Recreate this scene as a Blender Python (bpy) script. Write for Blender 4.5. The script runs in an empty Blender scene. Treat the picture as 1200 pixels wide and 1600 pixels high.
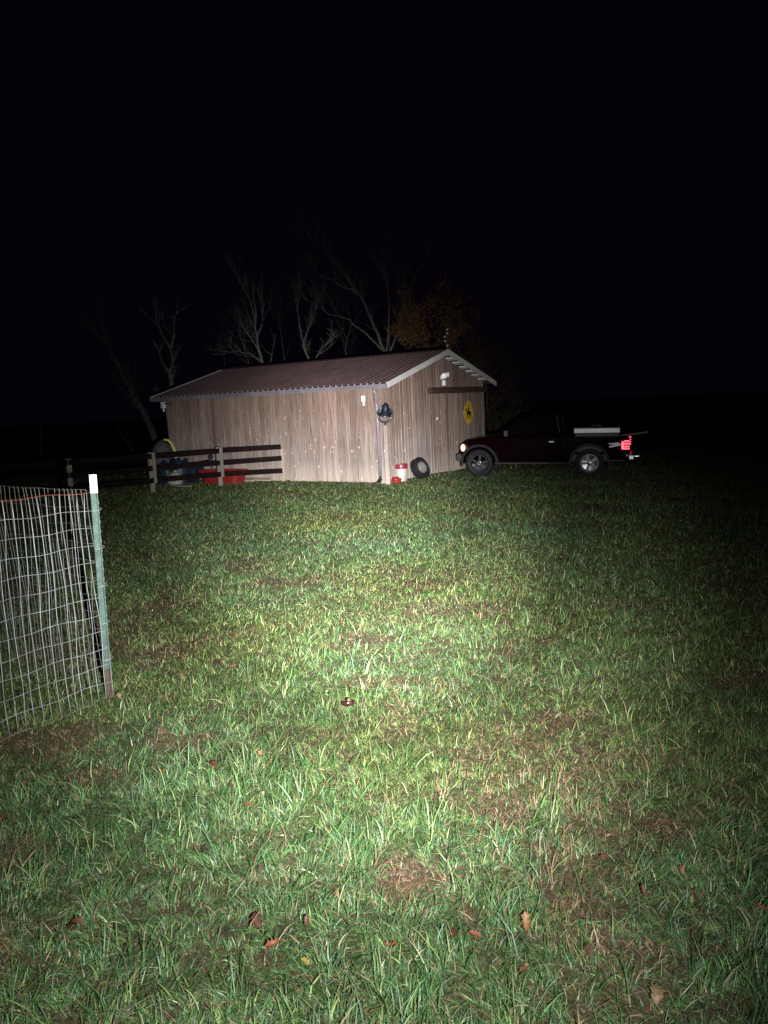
import bpy, math, random
import numpy as np
from mathutils import Vector, Matrix

random.seed(7)
scene = bpy.context.scene
col = scene.collection

# ------------------------------------------------------------------ camera
CAM_H, PITCH, ROLL, FPX = 1.6, 0.147, 0.047, 1155.0     # eye height, tilt down, roll, focal length in photo pixels
cam_data = bpy.data.cameras.new('camera')
cam_data.sensor_fit = 'VERTICAL'
cam_data.sensor_height = 36.0
cam_data.lens = FPX / 1600 * 36
cam_data.clip_start, cam_data.clip_end = 0.05, 600
cam = bpy.data.objects.new('camera', cam_data)
col.objects.link(cam)
cam.matrix_world = (Matrix.Translation((0, 0, CAM_H)) @ Matrix.Rotation(math.pi / 2 - PITCH, 4, 'X')
                    @ Matrix.Rotation(-ROLL, 4, 'Z'))
scene.camera = cam

# ------------------------------------------------------------------ night sky
world = bpy.data.worlds.new('World')
scene.world = world
world.use_nodes = True
bg = world.node_tree.nodes['Background']
bg.inputs[0].default_value = (0.0012, 0.0006, 0.0020, 1)
bg.inputs[1].default_value = 1.0

# ------------------------------------------------------------------ the flashlight in the photographer's right hand: hot spot and spill
def ray_dir(px, py):
    """direction of the sight line through a point of the photograph"""
    a, b = px - 600, py - 800
    cr, sr = math.cos(ROLL), math.sin(ROLL)
    x, y = a * cr - b * sr, a * sr + b * cr
    c, s = math.cos(PITCH), math.sin(PITCH)
    u, v, d = x / FPX, -y / FPX, 1.0
    return Vector((u, d * c + v * s, -d * s + v * c))

TORCH = Vector((0.2, 0.05, 1.45))
def beam(name, aim, watts, cone, blend, color):
    l = bpy.data.lights.new(name, 'SPOT')
    l.energy, l.spot_size, l.spot_blend, l.color = watts, math.radians(cone), blend, color
    l.shadow_soft_size = 0.018
    o = bpy.data.objects.new(name, l)
    col.objects.link(o)
    o.location = TORCH
    o.rotation_euler = ray_dir(*aim).to_track_quat('-Z', 'Y').to_euler()
BEAM_AIM = (542, 700)
beam('flashlight_hot_spot', BEAM_AIM, 17500, 21, 1.0, (1.0, 0.965, 0.955))
beam('flashlight_corona', (535, 765), 11500, 34, 1.0, (0.965, 0.985, 1.0))
beam('flashlight_inner_spill', (505, 820), 2800, 58, 1.0, (0.95, 0.99, 0.985))
beam('flashlight_spill', (415, 870), 800, 90, 1.0, (0.97, 1.0, 0.96))

vs = scene.view_settings
vs.view_transform, vs.look, vs.exposure, vs.gamma = 'Standard', 'None', 0.0, 1.0
scene.cycles.use_denoising = True
scene.cycles.max_bounces = 5
scene.cycles.sample_clamp_indirect = 4

# ------------------------------------------------------------------ terrain height and sight lines
def sstep(a, b, t):
    t = np.clip((np.asarray(t, float) - a) / (b - a), 0, 1)
    return t * t * (3 - 2 * t)

def gz(x, y):
    """the lawn falls gently away towards the barn"""
    x, y = np.asarray(x, float), np.asarray(y, float)
    z = -0.36 * np.clip((y - 2.5) / 15.5, 0, 1.0)
    z = z - 0.10 * sstep(0.6, 4.0, x) * sstep(9, 18, y)
    z = z + 0.012 * np.sin(x * 1.7 + 0.5) * np.sin(y * 1.3) + 0.008 * np.sin(x * 3.1 + y * 2.3)
    return z

def at(px, py, z=None):
    """where a sight line meets the lawn (or the level z)"""
    d = ray_dir(px, py)
    zz = 0.0 if z is None else z
    for _ in range(12):
        t = (zz - CAM_H) / d.z
        p = Vector((d.x * t, d.y * t, zz))
        if z is not None:
            break
        zz = float(gz(p.x, p.y))
    return p

def pt(px, py, Y):
    """the point of a sight line at distance Y"""
    d = ray_dir(px, py)
    t = Y / d.y
    return Vector((d.x * t, Y, CAM_H + d.z * t))

# ------------------------------------------------------------------ materials
def new_mat(name):
    m = bpy.data.materials.new(name)
    m.use_nodes = True
    nt = m.node_tree
    return m, nt, nt.nodes['Principled BSDF']

def N(nt, kind, **kw):
    n = nt.nodes.new(kind)
    for k, v in kw.items():
        if k.startswith('i_'):
            n.inputs[k[2:].replace('_', ' ')].default_value = v
        else:
            setattr(n, k, v)
    return n

def ramp(nt, stops, interp='LINEAR'):
    r = nt.nodes.new('ShaderNodeValToRGB')
    r.color_ramp.interpolation = interp
    e = r.color_ramp.elements
    while len(e) < len(stops):
        e.new(0.5)
    for i, (p, c) in enumerate(stops):
        e[i].position = p
        e[i].color = (c, c, c, 1) if isinstance(c, (int, float)) else (*c, 1)
    return r

def mixc(nt, fac, a, b, mode='MIX'):
    m = nt.nodes.new('ShaderNodeMix')
    m.data_type = 'RGBA'
    m.blend_type = mode
    for sock, v in ((m.inputs[0], fac), (m.inputs[6], a), (m.inputs[7], b)):
        if isinstance(v, bpy.types.NodeSocket):
            nt.links.new(v, sock)
        elif isinstance(v, (int, float)):
            sock.default_value = v
        else:
            sock.default_value = (*v, 1)
    return m.outputs[2]

def math_n(nt, op, a, b=None):
    m = nt.nodes.new('ShaderNodeMath')
    m.operation = op
    for s, v in ((m.inputs[0], a), (m.inputs[1], b)):
        if v is None:
            continue
        if isinstance(v, bpy.types.NodeSocket):
            nt.links.new(v, s)
        else:
            s.default_value = v
    return m.outputs[0]

def plain(name, c, rough=0.6, metal=0.0, vary=0.25, scale=12.0, bump=0.0, spec=0.5, emit=None, stretch=(1, 1, 1), dirt=None):
    """a colour with a little uneven wear"""
    m, nt, b = new_mat(name)
    tc = N(nt, 'ShaderNodeTexCoord')
    mp = N(nt, 'ShaderNodeMapping')
    mp.inputs['Scale'].default_value = stretch
    nt.links.new(tc.outputs['Object'], mp.inputs[0])
    nz = N(nt, 'ShaderNodeTexNoise', i_Scale=scale, i_Detail=6.0, i_Roughness=0.65)
    nt.links.new(mp.outputs[0], nz.inputs['Vector'])
    lo = tuple(x * (1 - vary) for x in c)
    hi = tuple(min(1, x * (1 + vary)) for x in c)
    r = ramp(nt, [(0.3, lo), (0.7, hi)])
    nt.links.new(nz.outputs[0], r.inputs[0])
    out = r.outputs[0]
    if dirt:
        n2 = N(nt, 'ShaderNodeTexNoise', i_Scale=scale * 0.35, i_Detail=8.0, i_Roughness=0.7)
        nt.links.new(mp.outputs[0], n2.inputs['Vector'])
        r2 = ramp(nt, [(0.45, 0.0), (0.7, 0.8)])
        nt.links.new(n2.outputs[0], r2.inputs[0])
        out = mixc(nt, r2.outputs[0], out, dirt)
    nt.links.new(out, b.inputs['Base Color'])
    b.inputs['Roughness'].default_value = rough
    b.inputs['Metallic'].default_value = metal
    b.inputs['Specular IOR Level'].default_value = spec
    if emit:
        b.inputs['Emission Color'].default_value = (*emit[0], 1)
        b.inputs['Emission Strength'].default_value = emit[1]
    if bump:
        bp = N(nt, 'ShaderNodeBump', i_Strength=bump, i_Distance=0.01)
        nt.links.new(nz.outputs[0], bp.inputs['Height'])
        nt.links.new(bp.outputs[0], b.inputs['Normal'])
    return m

def siding_mat(name, age=1.0):
    """old stained vertical boards: brown stain, grey weathering lower down, split grain, pale knots and flakes"""
    m, nt, b = new_mat(name)
    L = nt.links.new
    tc = N(nt, 'ShaderNodeTexCoord')
    oi = N(nt, 'ShaderNodeObjectInfo')
    off = N(nt, 'ShaderNodeVectorMath', operation='SCALE')
    comb = N(nt, 'ShaderNodeCombineXYZ')
    for k in range(3):
        L(oi.outputs['Random'], comb.inputs[k])
    L(comb.outputs[0], off.inputs[0])
    off.inputs['Scale'].default_value = 37.0
    add = N(nt, 'ShaderNodeVectorMath', operation='ADD')
    L(tc.outputs['Object'], add.inputs[0]); L(off.outputs[0], add.inputs[1])
    def noise(sc, stretch, det=6.0, ro=0.6, shift=True):
        mp = N(nt, 'ShaderNodeMapping')
        mp.inputs['Scale'].default_value = stretch
        L(add.outputs[0] if shift else tc.outputs['Object'], mp.inputs[0])
        nz = N(nt, 'ShaderNodeTexNoise', i_Scale=sc, i_Detail=det, i_Roughness=ro)
        L(mp.outputs[0], nz.inputs['Vector'])
        return nz.outputs[0]
    grain = noise(16, (3.2, 3.2, 0.09), 8, 0.72)
    streak = noise(9, (3.0, 3.0, 0.12), 5, 0.6)
    broad = noise(0.8, (1, 1, 1.0), 4, 0.6, False)
    sep = N(nt, 'ShaderNodeSeparateXYZ')
    L(tc.outputs['Object'], sep.inputs[0])
    # brown stain, each board a bit different
    stain = ramp(nt, [(0.28, (0.105, 0.066, 0.05)), (0.5, (0.215, 0.147, 0.116)), (0.72, (0.34, 0.25, 0.205))])
    L(grain, stain.inputs[0])
    bw = ramp(nt, [(0.0, 0.8), (1.0, 1.3)])
    L(oi.outputs['Random'], bw.inputs[0])
    c1 = mixc(nt, 1.0, stain.outputs[0], bw.outputs[0], 'MULTIPLY')
    grey = ramp(nt, [(0.28, (0.175, 0.138, 0.124)), (0.5, (0.315, 0.260, 0.237)), (0.72, (0.46, 0.39, 0.362))])
    L(grain, grey.inputs[0])
    # weathered away where rain and splash reach
    h = N(nt, 'ShaderNodeMapRange')
    L(sep.outputs['Z'], h.inputs[0])
    h.inputs[1].default_value, h.inputs[2].default_value = 0.2, 2.9
    h.inputs[3].default_value, h.inputs[4].default_value = 0.66, -0.62
    w = math_n(nt, 'ADD', h.outputs[0], math_n(nt, 'MULTIPLY', math_n(nt, 'SUBTRACT', streak, 0.5), 2.0))
    w = math_n(nt, 'ADD', w, math_n(nt, 'MULTIPLY', math_n(nt, 'SUBTRACT', broad, 0.45), 1.2))
    wr = ramp(nt, [(0.0, 0.0), (0.75, 1.0)])
    L(math_n(nt, 'MULTIPLY', w, age), wr.inputs[0])
    c2 = mixc(nt, wr.outputs[0], c1, grey.outputs[0])
    # splash zone at the foot, bleached and sandy
    foot = N(nt, 'ShaderNodeMapRange')
    L(math_n(nt, 'ADD', sep.outputs['Z'], math_n(nt, 'MULTIPLY', math_n(nt, 'SUBTRACT', streak, 0.5), 0.9)), foot.inputs[0])
    foot.inputs[1].default_value, foot.inputs[2].default_value = 0.05, 0.55
    foot.inputs[3].default_value, foot.inputs[4].default_value = 0.75, 0.0
    c3 = mixc(nt, foot.outputs[0], c2, (0.47, 0.385, 0.32))
    bw2 = ramp(nt, [(0.0, 0.80), (0.5, 1.02), (1.0, 1.18)])
    mr = math_n(nt, 'FRACT', math_n(nt, 'MULTIPLY', oi.outputs['Random'], 17.3))
    L(mr, bw2.inputs[0])
    c3 = mixc(nt, 1.0, c3, bw2.outputs[0], 'MULTIPLY')
    # fine dark checks in the grain
    chk = noise(40, (2.6, 2.6, 0.05), 3, 0.5)
    cr = ramp(nt, [(0.36, 0.4), (0.45, 1.0)])
    L(chk, cr.inputs[0])
    c4 = mixc(nt, 0.8, c3, cr.outputs[0], 'MULTIPLY')
    # knots and flaked spots where bare pale wood shows
    mp = N(nt, 'ShaderNodeMapping')
    mp.inputs['Scale'].default_value = (1, 1, 0.5)
    L(add.outputs[0], mp.inputs[0])
    vo = N(nt, 'ShaderNodeTexVoronoi', i_Scale=9.0)
    L(mp.outputs[0], vo.inputs['Vector'])
    kn = ramp(nt, [(0.12, 1.0), (0.165, 0.0)])
    L(math_n(nt, 'ADD', vo.outputs['Distance'], math_n(nt, 'MULTIPLY', math_n(nt, 'SUBTRACT', noise(30, (1, 1, 0.4), 3, 0.6), 0.45), 0.6)), kn.inputs[0])
    zm = N(nt, 'ShaderNodeMapRange')
    L(sep.outputs['Z'], zm.inputs[0])
    zm.inputs[1].default_value, zm.inputs[2].default_value = 1.0, 2.3
    zm.inputs[3].default_value, zm.inputs[4].default_value = 1.0, 0.0
    cl_ = ramp(nt, [(0.38, 0.0), (0.48, 1.0)])
    L(noise(1.3, (1, 1, 1), 4, 0.6, False), cl_.inputs[0])
    c5 = mixc(nt, math_n(nt, 'MULTIPLY', math_n(nt, 'MULTIPLY', kn.outputs[0], zm.outputs[0]), cl_.outputs[0]), c4, (0.72, 0.62, 0.52))
    L(c5, b.inputs['Base Color'])
    b.inputs['Roughness'].default_value = 0.85
    b.inputs['Specular IOR Level'].default_value = 0.25
    bp = N(nt, 'ShaderNodeBump', i_Strength=0.5, i_Distance=0.006)
    L(grain, bp.inputs['Height']); L(bp.outputs[0], b.inputs['Normal'])
    return m

def ground_mat():
    m, nt, b = new_mat('lawn_soil')
    L = nt.links.new
    g = N(nt, 'ShaderNodeNewGeometry')
    n1 = N(nt, 'ShaderNodeTexNoise', i_Scale=0.9, i_Detail=6.0, i_Roughness=0.6)
    n2 = N(nt, 'ShaderNodeTexNoise', i_Scale=55.0, i_Detail=5.0, i_Roughness=0.7)
    L(g.outputs['Position'], n1.inputs['Vector']); L(g.outputs['Position'], n2.inputs['Vector'])
    r1 = ramp(nt, [(0.3, (0.045, 0.028, 0.02)), (0.5, (0.11, 0.07, 0.05)), (0.72, (0.21, 0.14, 0.10))])
    L(n2.outputs[0], r1.inputs[0])
    r2 = ramp(nt, [(0.4, 0.0), (0.62, 0.8)])
    L(n1.outputs[0], r2.inputs[0])
    r3 = ramp(nt, [(0.3, (0.045, 0.068, 0.024)), (0.7, (0.09, 0.125, 0.045))])
    L(n2.outputs[0], r3.inputs[0])
    L(mixc(nt, r2.outputs[0], r1.outputs[0], r3.outputs[0]), b.inputs['Base Color'])
    b.inputs['Roughness'].default_value = 0.95
    b.inputs['Specular IOR Level'].default_value = 0.1
    bp = N(nt, 'ShaderNodeBump', i_Strength=0.9, i_Distance=0.02)
    L(n2.outputs[0], bp.inputs['Height']); L(bp.outputs[0], b.inputs['Normal'])
    return m

def attr_mat(name, rough, spec):
    m, nt, b = new_mat(name)
    a = N(nt, 'ShaderNodeAttribute', attribute_name='tint')
    nt.links.new(a.outputs['Color'], b.inputs['Base Color'])
    b.inputs['Roughness'].default_value = rough
    b.inputs['Specular IOR Level'].default_value = spec
    return m

M = {
    'siding': siding_mat('weathered_siding'),
    'door_wood': siding_mat('weathered_door', 0.62),
    'batten': siding_mat('pale_weathered_batten', 1.9),
    'dark_wood': plain('dark_stained_wood', (0.055, 0.032, 0.024), 0.8, vary=0.45, scale=9, stretch=(1, 1, 1), bump=0.3, spec=0.2),
    'rail_wood': plain('dark_brown_rail', (0.009, 0.0045, 0.004), 0.8, vary=0.4, scale=8, bump=0.3, spec=0.08),
    'post_wood': plain('bare_grey_wood', (0.22, 0.185, 0.155), 0.85, vary=0.4, scale=14, stretch=(3, 3, 0.3), bump=0.4, spec=0.2),
    'pale_wood': plain('bare_pale_wood', (0.42, 0.33, 0.245), 0.85, vary=0.35, scale=14, stretch=(3, 3, 0.3), bump=0.4, spec=0.2),
    'backing': plain('dark_board_backing', (0.02, 0.015, 0.012), 0.9),
    'roof': plain('maroon_metal_roof', (0.12, 0.077, 0.078), 0.45, vary=0.22, scale=3, spec=0.4, dirt=(0.08, 0.05, 0.05)),
    'rib_end': plain('pale_rib_glint', (0.24, 0.215, 0.215), 0.5),  # pale colour paints the eave glints on the rib ends
    'trim': plain('white_painted_trim', (0.62, 0.6, 0.575), 0.55, vary=0.12, scale=6, dirt=(0.4, 0.37, 0.34)),
    'soffit': plain('soffit_wood', (0.10, 0.075, 0.06), 0.8),
    'gutter': plain('grey_gutter_metal', (0.22, 0.195, 0.225), 0.4, vary=0.15, scale=5, dirt=(0.13, 0.11, 0.12)),
    'white_plastic': plain('white_plastic', (0.78, 0.78, 0.76), 0.4, vary=0.06),
    'lens': plain('frosted_lens', (0.9, 0.9, 0.88), 0.15, vary=0.02),
    'black_iron': plain('black_painted_iron', (0.013, 0.015, 0.024), 0.28, vary=0.4, scale=20, spec=0.6),
    'black_plastic': plain('black_plastic', (0.012, 0.012, 0.013), 0.5, vary=0.3),
    'rubber': plain('tyre_rubber', (0.009, 0.010, 0.013), 0.65, vary=0.5, scale=25, bump=0.4, spec=0.35, dirt=(0.02, 0.018, 0.016)),
    'inner_tyre': plain('dusty_tyre_inside', (0.16, 0.145, 0.15), 0.85, vary=0.3, scale=18),
    'yellow': plain('yellow_sign_paint', (0.72, 0.44, 0.02), 0.45, vary=0.12, scale=9, dirt=(0.55, 0.34, 0.03)),
    'sign_black': plain('black_sign_print', (0.01, 0.01, 0.01), 0.5),
    'bucket': plain('white_bucket_plastic', (0.47, 0.44, 0.39), 0.45, vary=0.08, scale=8, dirt=(0.38, 0.33, 0.27)),
    'maroon': plain('maroon_plastic', (0.20, 0.022, 0.034), 0.4, vary=0.2, scale=9),
    'red': plain('red_plastic', (0.26, 0.016, 0.015), 0.45, vary=0.25, scale=8, dirt=(0.24, 0.03, 0.025)),
    'blue': plain('blue_plastic', (0.012, 0.026, 0.048), 0.5, vary=0.25, scale=8),
    'grey_cloth': plain('grey_tarp', (0.065, 0.065, 0.08), 0.7, vary=0.3, scale=7, bump=0.5),
    'pale_cloth': plain('pale_sack', (0.36, 0.34, 0.27), 0.85, vary=0.3, scale=12, bump=0.5),
    'yellow_foam': plain('yellow_foam', (0.68, 0.62, 0.12), 0.7, vary=0.1),
    'post_green': plain('green_post_paint', (0.078, 0.128, 0.108), 0.5, vary=0.4, scale=40, dirt=(0.045, 0.06, 0.05)),
    'post_white': plain('white_post_tip', (0.82, 0.81, 0.78), 0.5, vary=0.08, scale=30),
    'post_rust': plain('rusty_post_foot', (0.075, 0.05, 0.038), 0.8, vary=0.4, scale=40, bump=0.3),
    'wire': plain('galvanised_wire', (0.50, 0.51, 0.56), 0.42, metal=0.25, vary=0.35, scale=14, dirt=(0.2, 0.17, 0.14)),
    'wire_old': plain('dull_wire', (0.27, 0.265, 0.25), 0.5, metal=0.25, vary=0.3, scale=9, dirt=(0.17, 0.13, 0.1)),
    'wire_rust': plain('rusty_wire', (0.36, 0.10, 0.06), 0.75, vary=0.3, scale=20),
    'paint': plain('dark_maroon_car_paint', (0.0055, 0.0008, 0.0013), 0.05, vary=0.1, scale=3, spec=0.15, dirt=(0.0045, 0.0010, 0.0012)),
    'glass': plain('dark_window_glass', (0.004, 0.004, 0.005), 0.03, vary=0.1, spec=0.6),
    'chrome': plain('dull_chrome', (0.45, 0.46, 0.48), 0.3, metal=0.9, vary=0.2, scale=20),
    'rim': plain('alloy_rim', (0.24, 0.24, 0.25), 0.20, metal=0.9, vary=0.25, scale=14, dirt=(0.12, 0.11, 0.1)),
    'flare': plain('grey_flare_plastic', (0.007, 0.0055, 0.006), 0.55, vary=0.2, spec=0.25),
    'headlamp': plain('headlamp_torch_glint', (0.9, 0.86, 0.76), 0.2, vary=0.03, emit=((1.0, 0.80, 0.52), 1.6)),  # emission stands in for the flashlight thrown back by the lens
    'amber': plain('amber_lens', (0.12, 0.05, 0.012), 0.25, vary=0.1),
    'tail_bar': plain('tail_lamp_torch_glint', (0.8, 0.03, 0.05), 0.25, vary=0.03, emit=((1.0, 0.09, 0.13), 2.6)),  # glows in place of the flashlight's retro-reflection
    'tail_red': plain('red_tail_lens', (0.30, 0.008, 0.015), 0.25, vary=0.1, emit=((1.0, 0.02, 0.05), 0.3)),  # faint emission imitates the reflector sending the beam back
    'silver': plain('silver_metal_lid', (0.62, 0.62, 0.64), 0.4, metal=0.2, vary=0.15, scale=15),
    'bark_pale': plain('pale_bark', (0.30, 0.295, 0.255), 0.9, vary=0.45, scale=6, stretch=(1, 1, 0.5), bump=0.4, spec=0.1),
    'bark': plain('grey_brown_bark', (0.115, 0.105, 0.088), 0.9, vary=0.4, scale=8, stretch=(1, 1, 0.4), bump=0.5, spec=0.1),
    'bark_mid': plain('grey_bark', (0.19, 0.175, 0.15), 0.9, vary=0.4, scale=8, stretch=(1, 1, 0.4), bump=0.5, spec=0.1),
    'bark_dark': plain('dark_bark', (0.085, 0.074, 0.062), 0.9, vary=0.4, scale=8, stretch=(1, 1, 0.4), bump=0.5, spec=0.1),
    'oak_leaf': attr_mat('dry_oak_leaf', 0.7, 0.2),
    'grass': attr_mat('grass_blade', 0.5, 0.3),
    'straw': attr_mat('dry_grass_blade', 0.75, 0.15),
    'soil': ground_mat(),
    'glossy': plain('glossy_maroon', (0.038, 0.010, 0.010), 0.18, vary=0.3, scale=30, spec=0.8),
    'amber_bit': plain('amber_brown', (0.12, 0.045, 0.016), 0.5, vary=0.3, scale=60),
}
LEAF_COL = [(0.26, 0.085, 0.035), (0.11, 0.035, 0.024), (0.34, 0.17, 0.08), (0.20, 0.095, 0.045), (0.36, 0.24, 0.14), (0.34, 0.25, 0.05)]
LEAF_MAT = [plain('fallen_leaf_%d' % i, tuple(0.62 * v for v in c), 0.55, vary=0.35, scale=40, spec=0.4) for i, c in enumerate(LEAF_COL)]

# ------------------------------------------------------------------ mesh helpers
class MB:
    """collects shapes into one mesh"""
    def __init__(s):
        s.v, s.f, s.m = [], [], []
    def add(s, verts, faces, mi=0):
        k = len(s.v)
        s.v += [tuple(p) for p in verts]
        s.f += [tuple(i + k for i in f) for f in faces]
        s.m += [mi] * len(faces)
        return s
    def box(s, x0, x1, y0, y1, z0, z1, mi=0, T=None):
        p = [Vector(q) for q in ((x0,y0,z0),(x1,y0,z0),(x1,y1,z0),(x0,y1,z0),(x0,y0,z1),(x1,y0,z1),(x1,y1,z1),(x0,y1,z1))]
        if T is not None:
            p = [T @ q for q in p]
        return s.add(p, ((0,3,2,1),(4,5,6,7),(0,1,5,4),(1,2,6,5),(2,3,7,6),(3,0,4,7)), mi)
    def prism(s, poly, axis, a, b, mi=0, T=None):
        """a 2D outline swept along an axis; poly holds the two other coordinates in order"""
        n = len(poly)
        def P(q, t):
            v = {'x': (t, q[0], q[1]), 'y': (q[0], t, q[1]), 'z': (q[0], q[1], t)}[axis]
            return T @ Vector(v) if T is not None else v
        vs = [P(q, a) for q in poly] + [P(q, b) for q in poly]
        fs = [tuple(range(n))[::-1], tuple(range(n, 2 * n))] + [(i, (i + 1) % n, n + (i + 1) % n, n + i) for i in range(n)]
        return s.add(vs, fs, mi)
    def tube(s, path, radii, n=6, mi=0, cap=True):
        path = [Vector(p) for p in path]
        if isinstance(radii, (int, float)):
            radii = [radii] * len(path)
        vs, fs = [], []
        up = Vector((0.13, 0.29, 0.95))
        for i, p in enumerate(path):
            d = path[min(i + 1, len(path) - 1)] - path[max(i - 1, 0)]
            if d.length < 1e-9:
                d = Vector((0, 0, 1))
            d.normalize()
            a = d.cross(up)
            if a.length < 0.05:
                a = d.cross(Vector((1, 0.1, 0)))
            a.normalize()
            b = d.cross(a)
            for k in range(n):
                t = 2 * math.pi * k / n
                vs.append(p + (a * math.cos(t) + b * math.sin(t)) * radii[i])
        for i in range(len(path) - 1):
            for k in range(n):
                fs.append((i * n + k, i * n + (k + 1) % n, (i + 1) * n + (k + 1) % n, (i + 1) * n + k))
        if cap:
            fs.append(tuple(range(n))[::-1])
            fs.append(tuple(range((len(path) - 1) * n, len(path) * n)))
        return s.add(vs, fs, mi)
    def lathe(s, prof, n=24, T=None, mi=0, closed=False):
        """profile of (radius, height) turned about z"""
        vs, fs = [], []
        for r, z in prof:
            for k in range(n):
                t = 2 * math.pi * k / n
                p = Vector((r * math.cos(t), r * math.sin(t), z))
                vs.append(T @ p if T is not None else p)
        m = len(prof)
        for i in range(m if closed else m - 1):
            j = (i + 1) % m
            for k in range(n):
                fs.append((i * n + k, i * n + (k + 1) % n, j * n + (k + 1) % n, j * n + k))
        return s.add(vs, fs, mi)
    def build(s, name, mats, parent=None, smooth=False, bevel=0.0):
        me = bpy.data.meshes.new(name)
        me.from_pydata(s.v, [], s.f)
        for m in (mats if isinstance(mats, (list, tuple)) else [mats]):
            me.materials.append(m)
        if any(s.m):
            me.polygons.foreach_set('material_index', s.m)
        if smooth:
            me.polygons.foreach_set('use_smooth', [True] * len(me.polygons))
        me.update()
        o = bpy.data.objects.new(name, me)
        col.objects.link(o)
        if parent is not None:
            o.parent = parent
        if bevel:
            b = o.modifiers.new('bevel', 'BEVEL')
            b.width, b.segments, b.limit_method = bevel, 2, 'ANGLE'
        if smooth:
            pass
        return o

def tag(o, label=None, cat=None, group=None, kind=None):
    for k, v in (('label', label), ('category', cat), ('group', group), ('kind', kind)):
        if v:
            o[k] = v
    return o

def empty(name, mat=None, loc=None, rz=0.0):
    o = bpy.data.objects.new(name, None)
    col.objects.link(o)
    o.empty_display_size = 0.1
    o.matrix_world = mat if mat is not None else Matrix.Translation(loc) @ Matrix.Rotation(rz, 4, 'Z')
    return o

# ------------------------------------------------------------------ ground
def make_ground():
    def axis(vals):
        return np.unique(np.round(np.concatenate(vals), 4))
    xs = axis([np.linspace(-160, -16, 19), np.linspace(-16, 16, 129), np.linspace(16, 160, 19)])
    ys = axis([np.linspace(-40, -2, 12), np.linspace(-2, 26, 141), np.linspace(26, 260, 30)])
    X, Y = np.meshgrid(xs, ys)
    Z = gz(X, Y)
    nx, ny = len(xs), len(ys)
    v = np.stack([X.ravel(), Y.ravel(), Z.ravel()], 1)
    f = [(j * nx + i, j * nx + i + 1, (j + 1) * nx + i + 1, (j + 1) * nx + i) for j in range(ny - 1) for i in range(nx - 1)]
    me = bpy.data.meshes.new('ground')
    me.from_pydata(v.tolist(), [], f)
    me.materials.append(M['soil'])
    me.polygons.foreach_set('use_smooth', [True] * len(me.polygons))
    o = bpy.data.objects.new('ground', me)
    col.objects.link(o)
    tag(o, 'sloping lawn ground with brown soil and thatch under the grass', kind='structure')
make_ground()

# ------------------------------------------------------------------ barn (local x along the long wall towards the near gable, y across the gable)
BYAW, BL, BW, BE, BR, OG, OE = 0.571, 7.606, 5.699, 2.449, 3.234, 0.311, 0.243
BARN = Matrix.Translation((0.107, 18.044, -0.35)) @ Matrix.Rotation(-BYAW, 4, 'Z')
BINV = BARN.inverted()
SL = (BR - BE) / (BW / 2)

def on_wall(px, py, wall, off=0.0):
    """barn coordinates of a sight line's hit on the long wall (y = -off) or on the gable (x = off)"""
    o = BINV @ Vector((0, 0, CAM_H))
    d = BINV.to_3x3() @ ray_dir(px, py)
    t = (-off - o.y) / d.y if wall == 'long' else (off - o.x) / d.x
    return o + d * t

barn = empty('barn', BARN)
tag(barn, 'weathered brown wooden barn with maroon ribbed metal roof at the end of the lawn', 'barn')

def roof_z(y):
    return BE + SL * y if y <= BW / 2 else BR - SL * (y - BW / 2)

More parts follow.
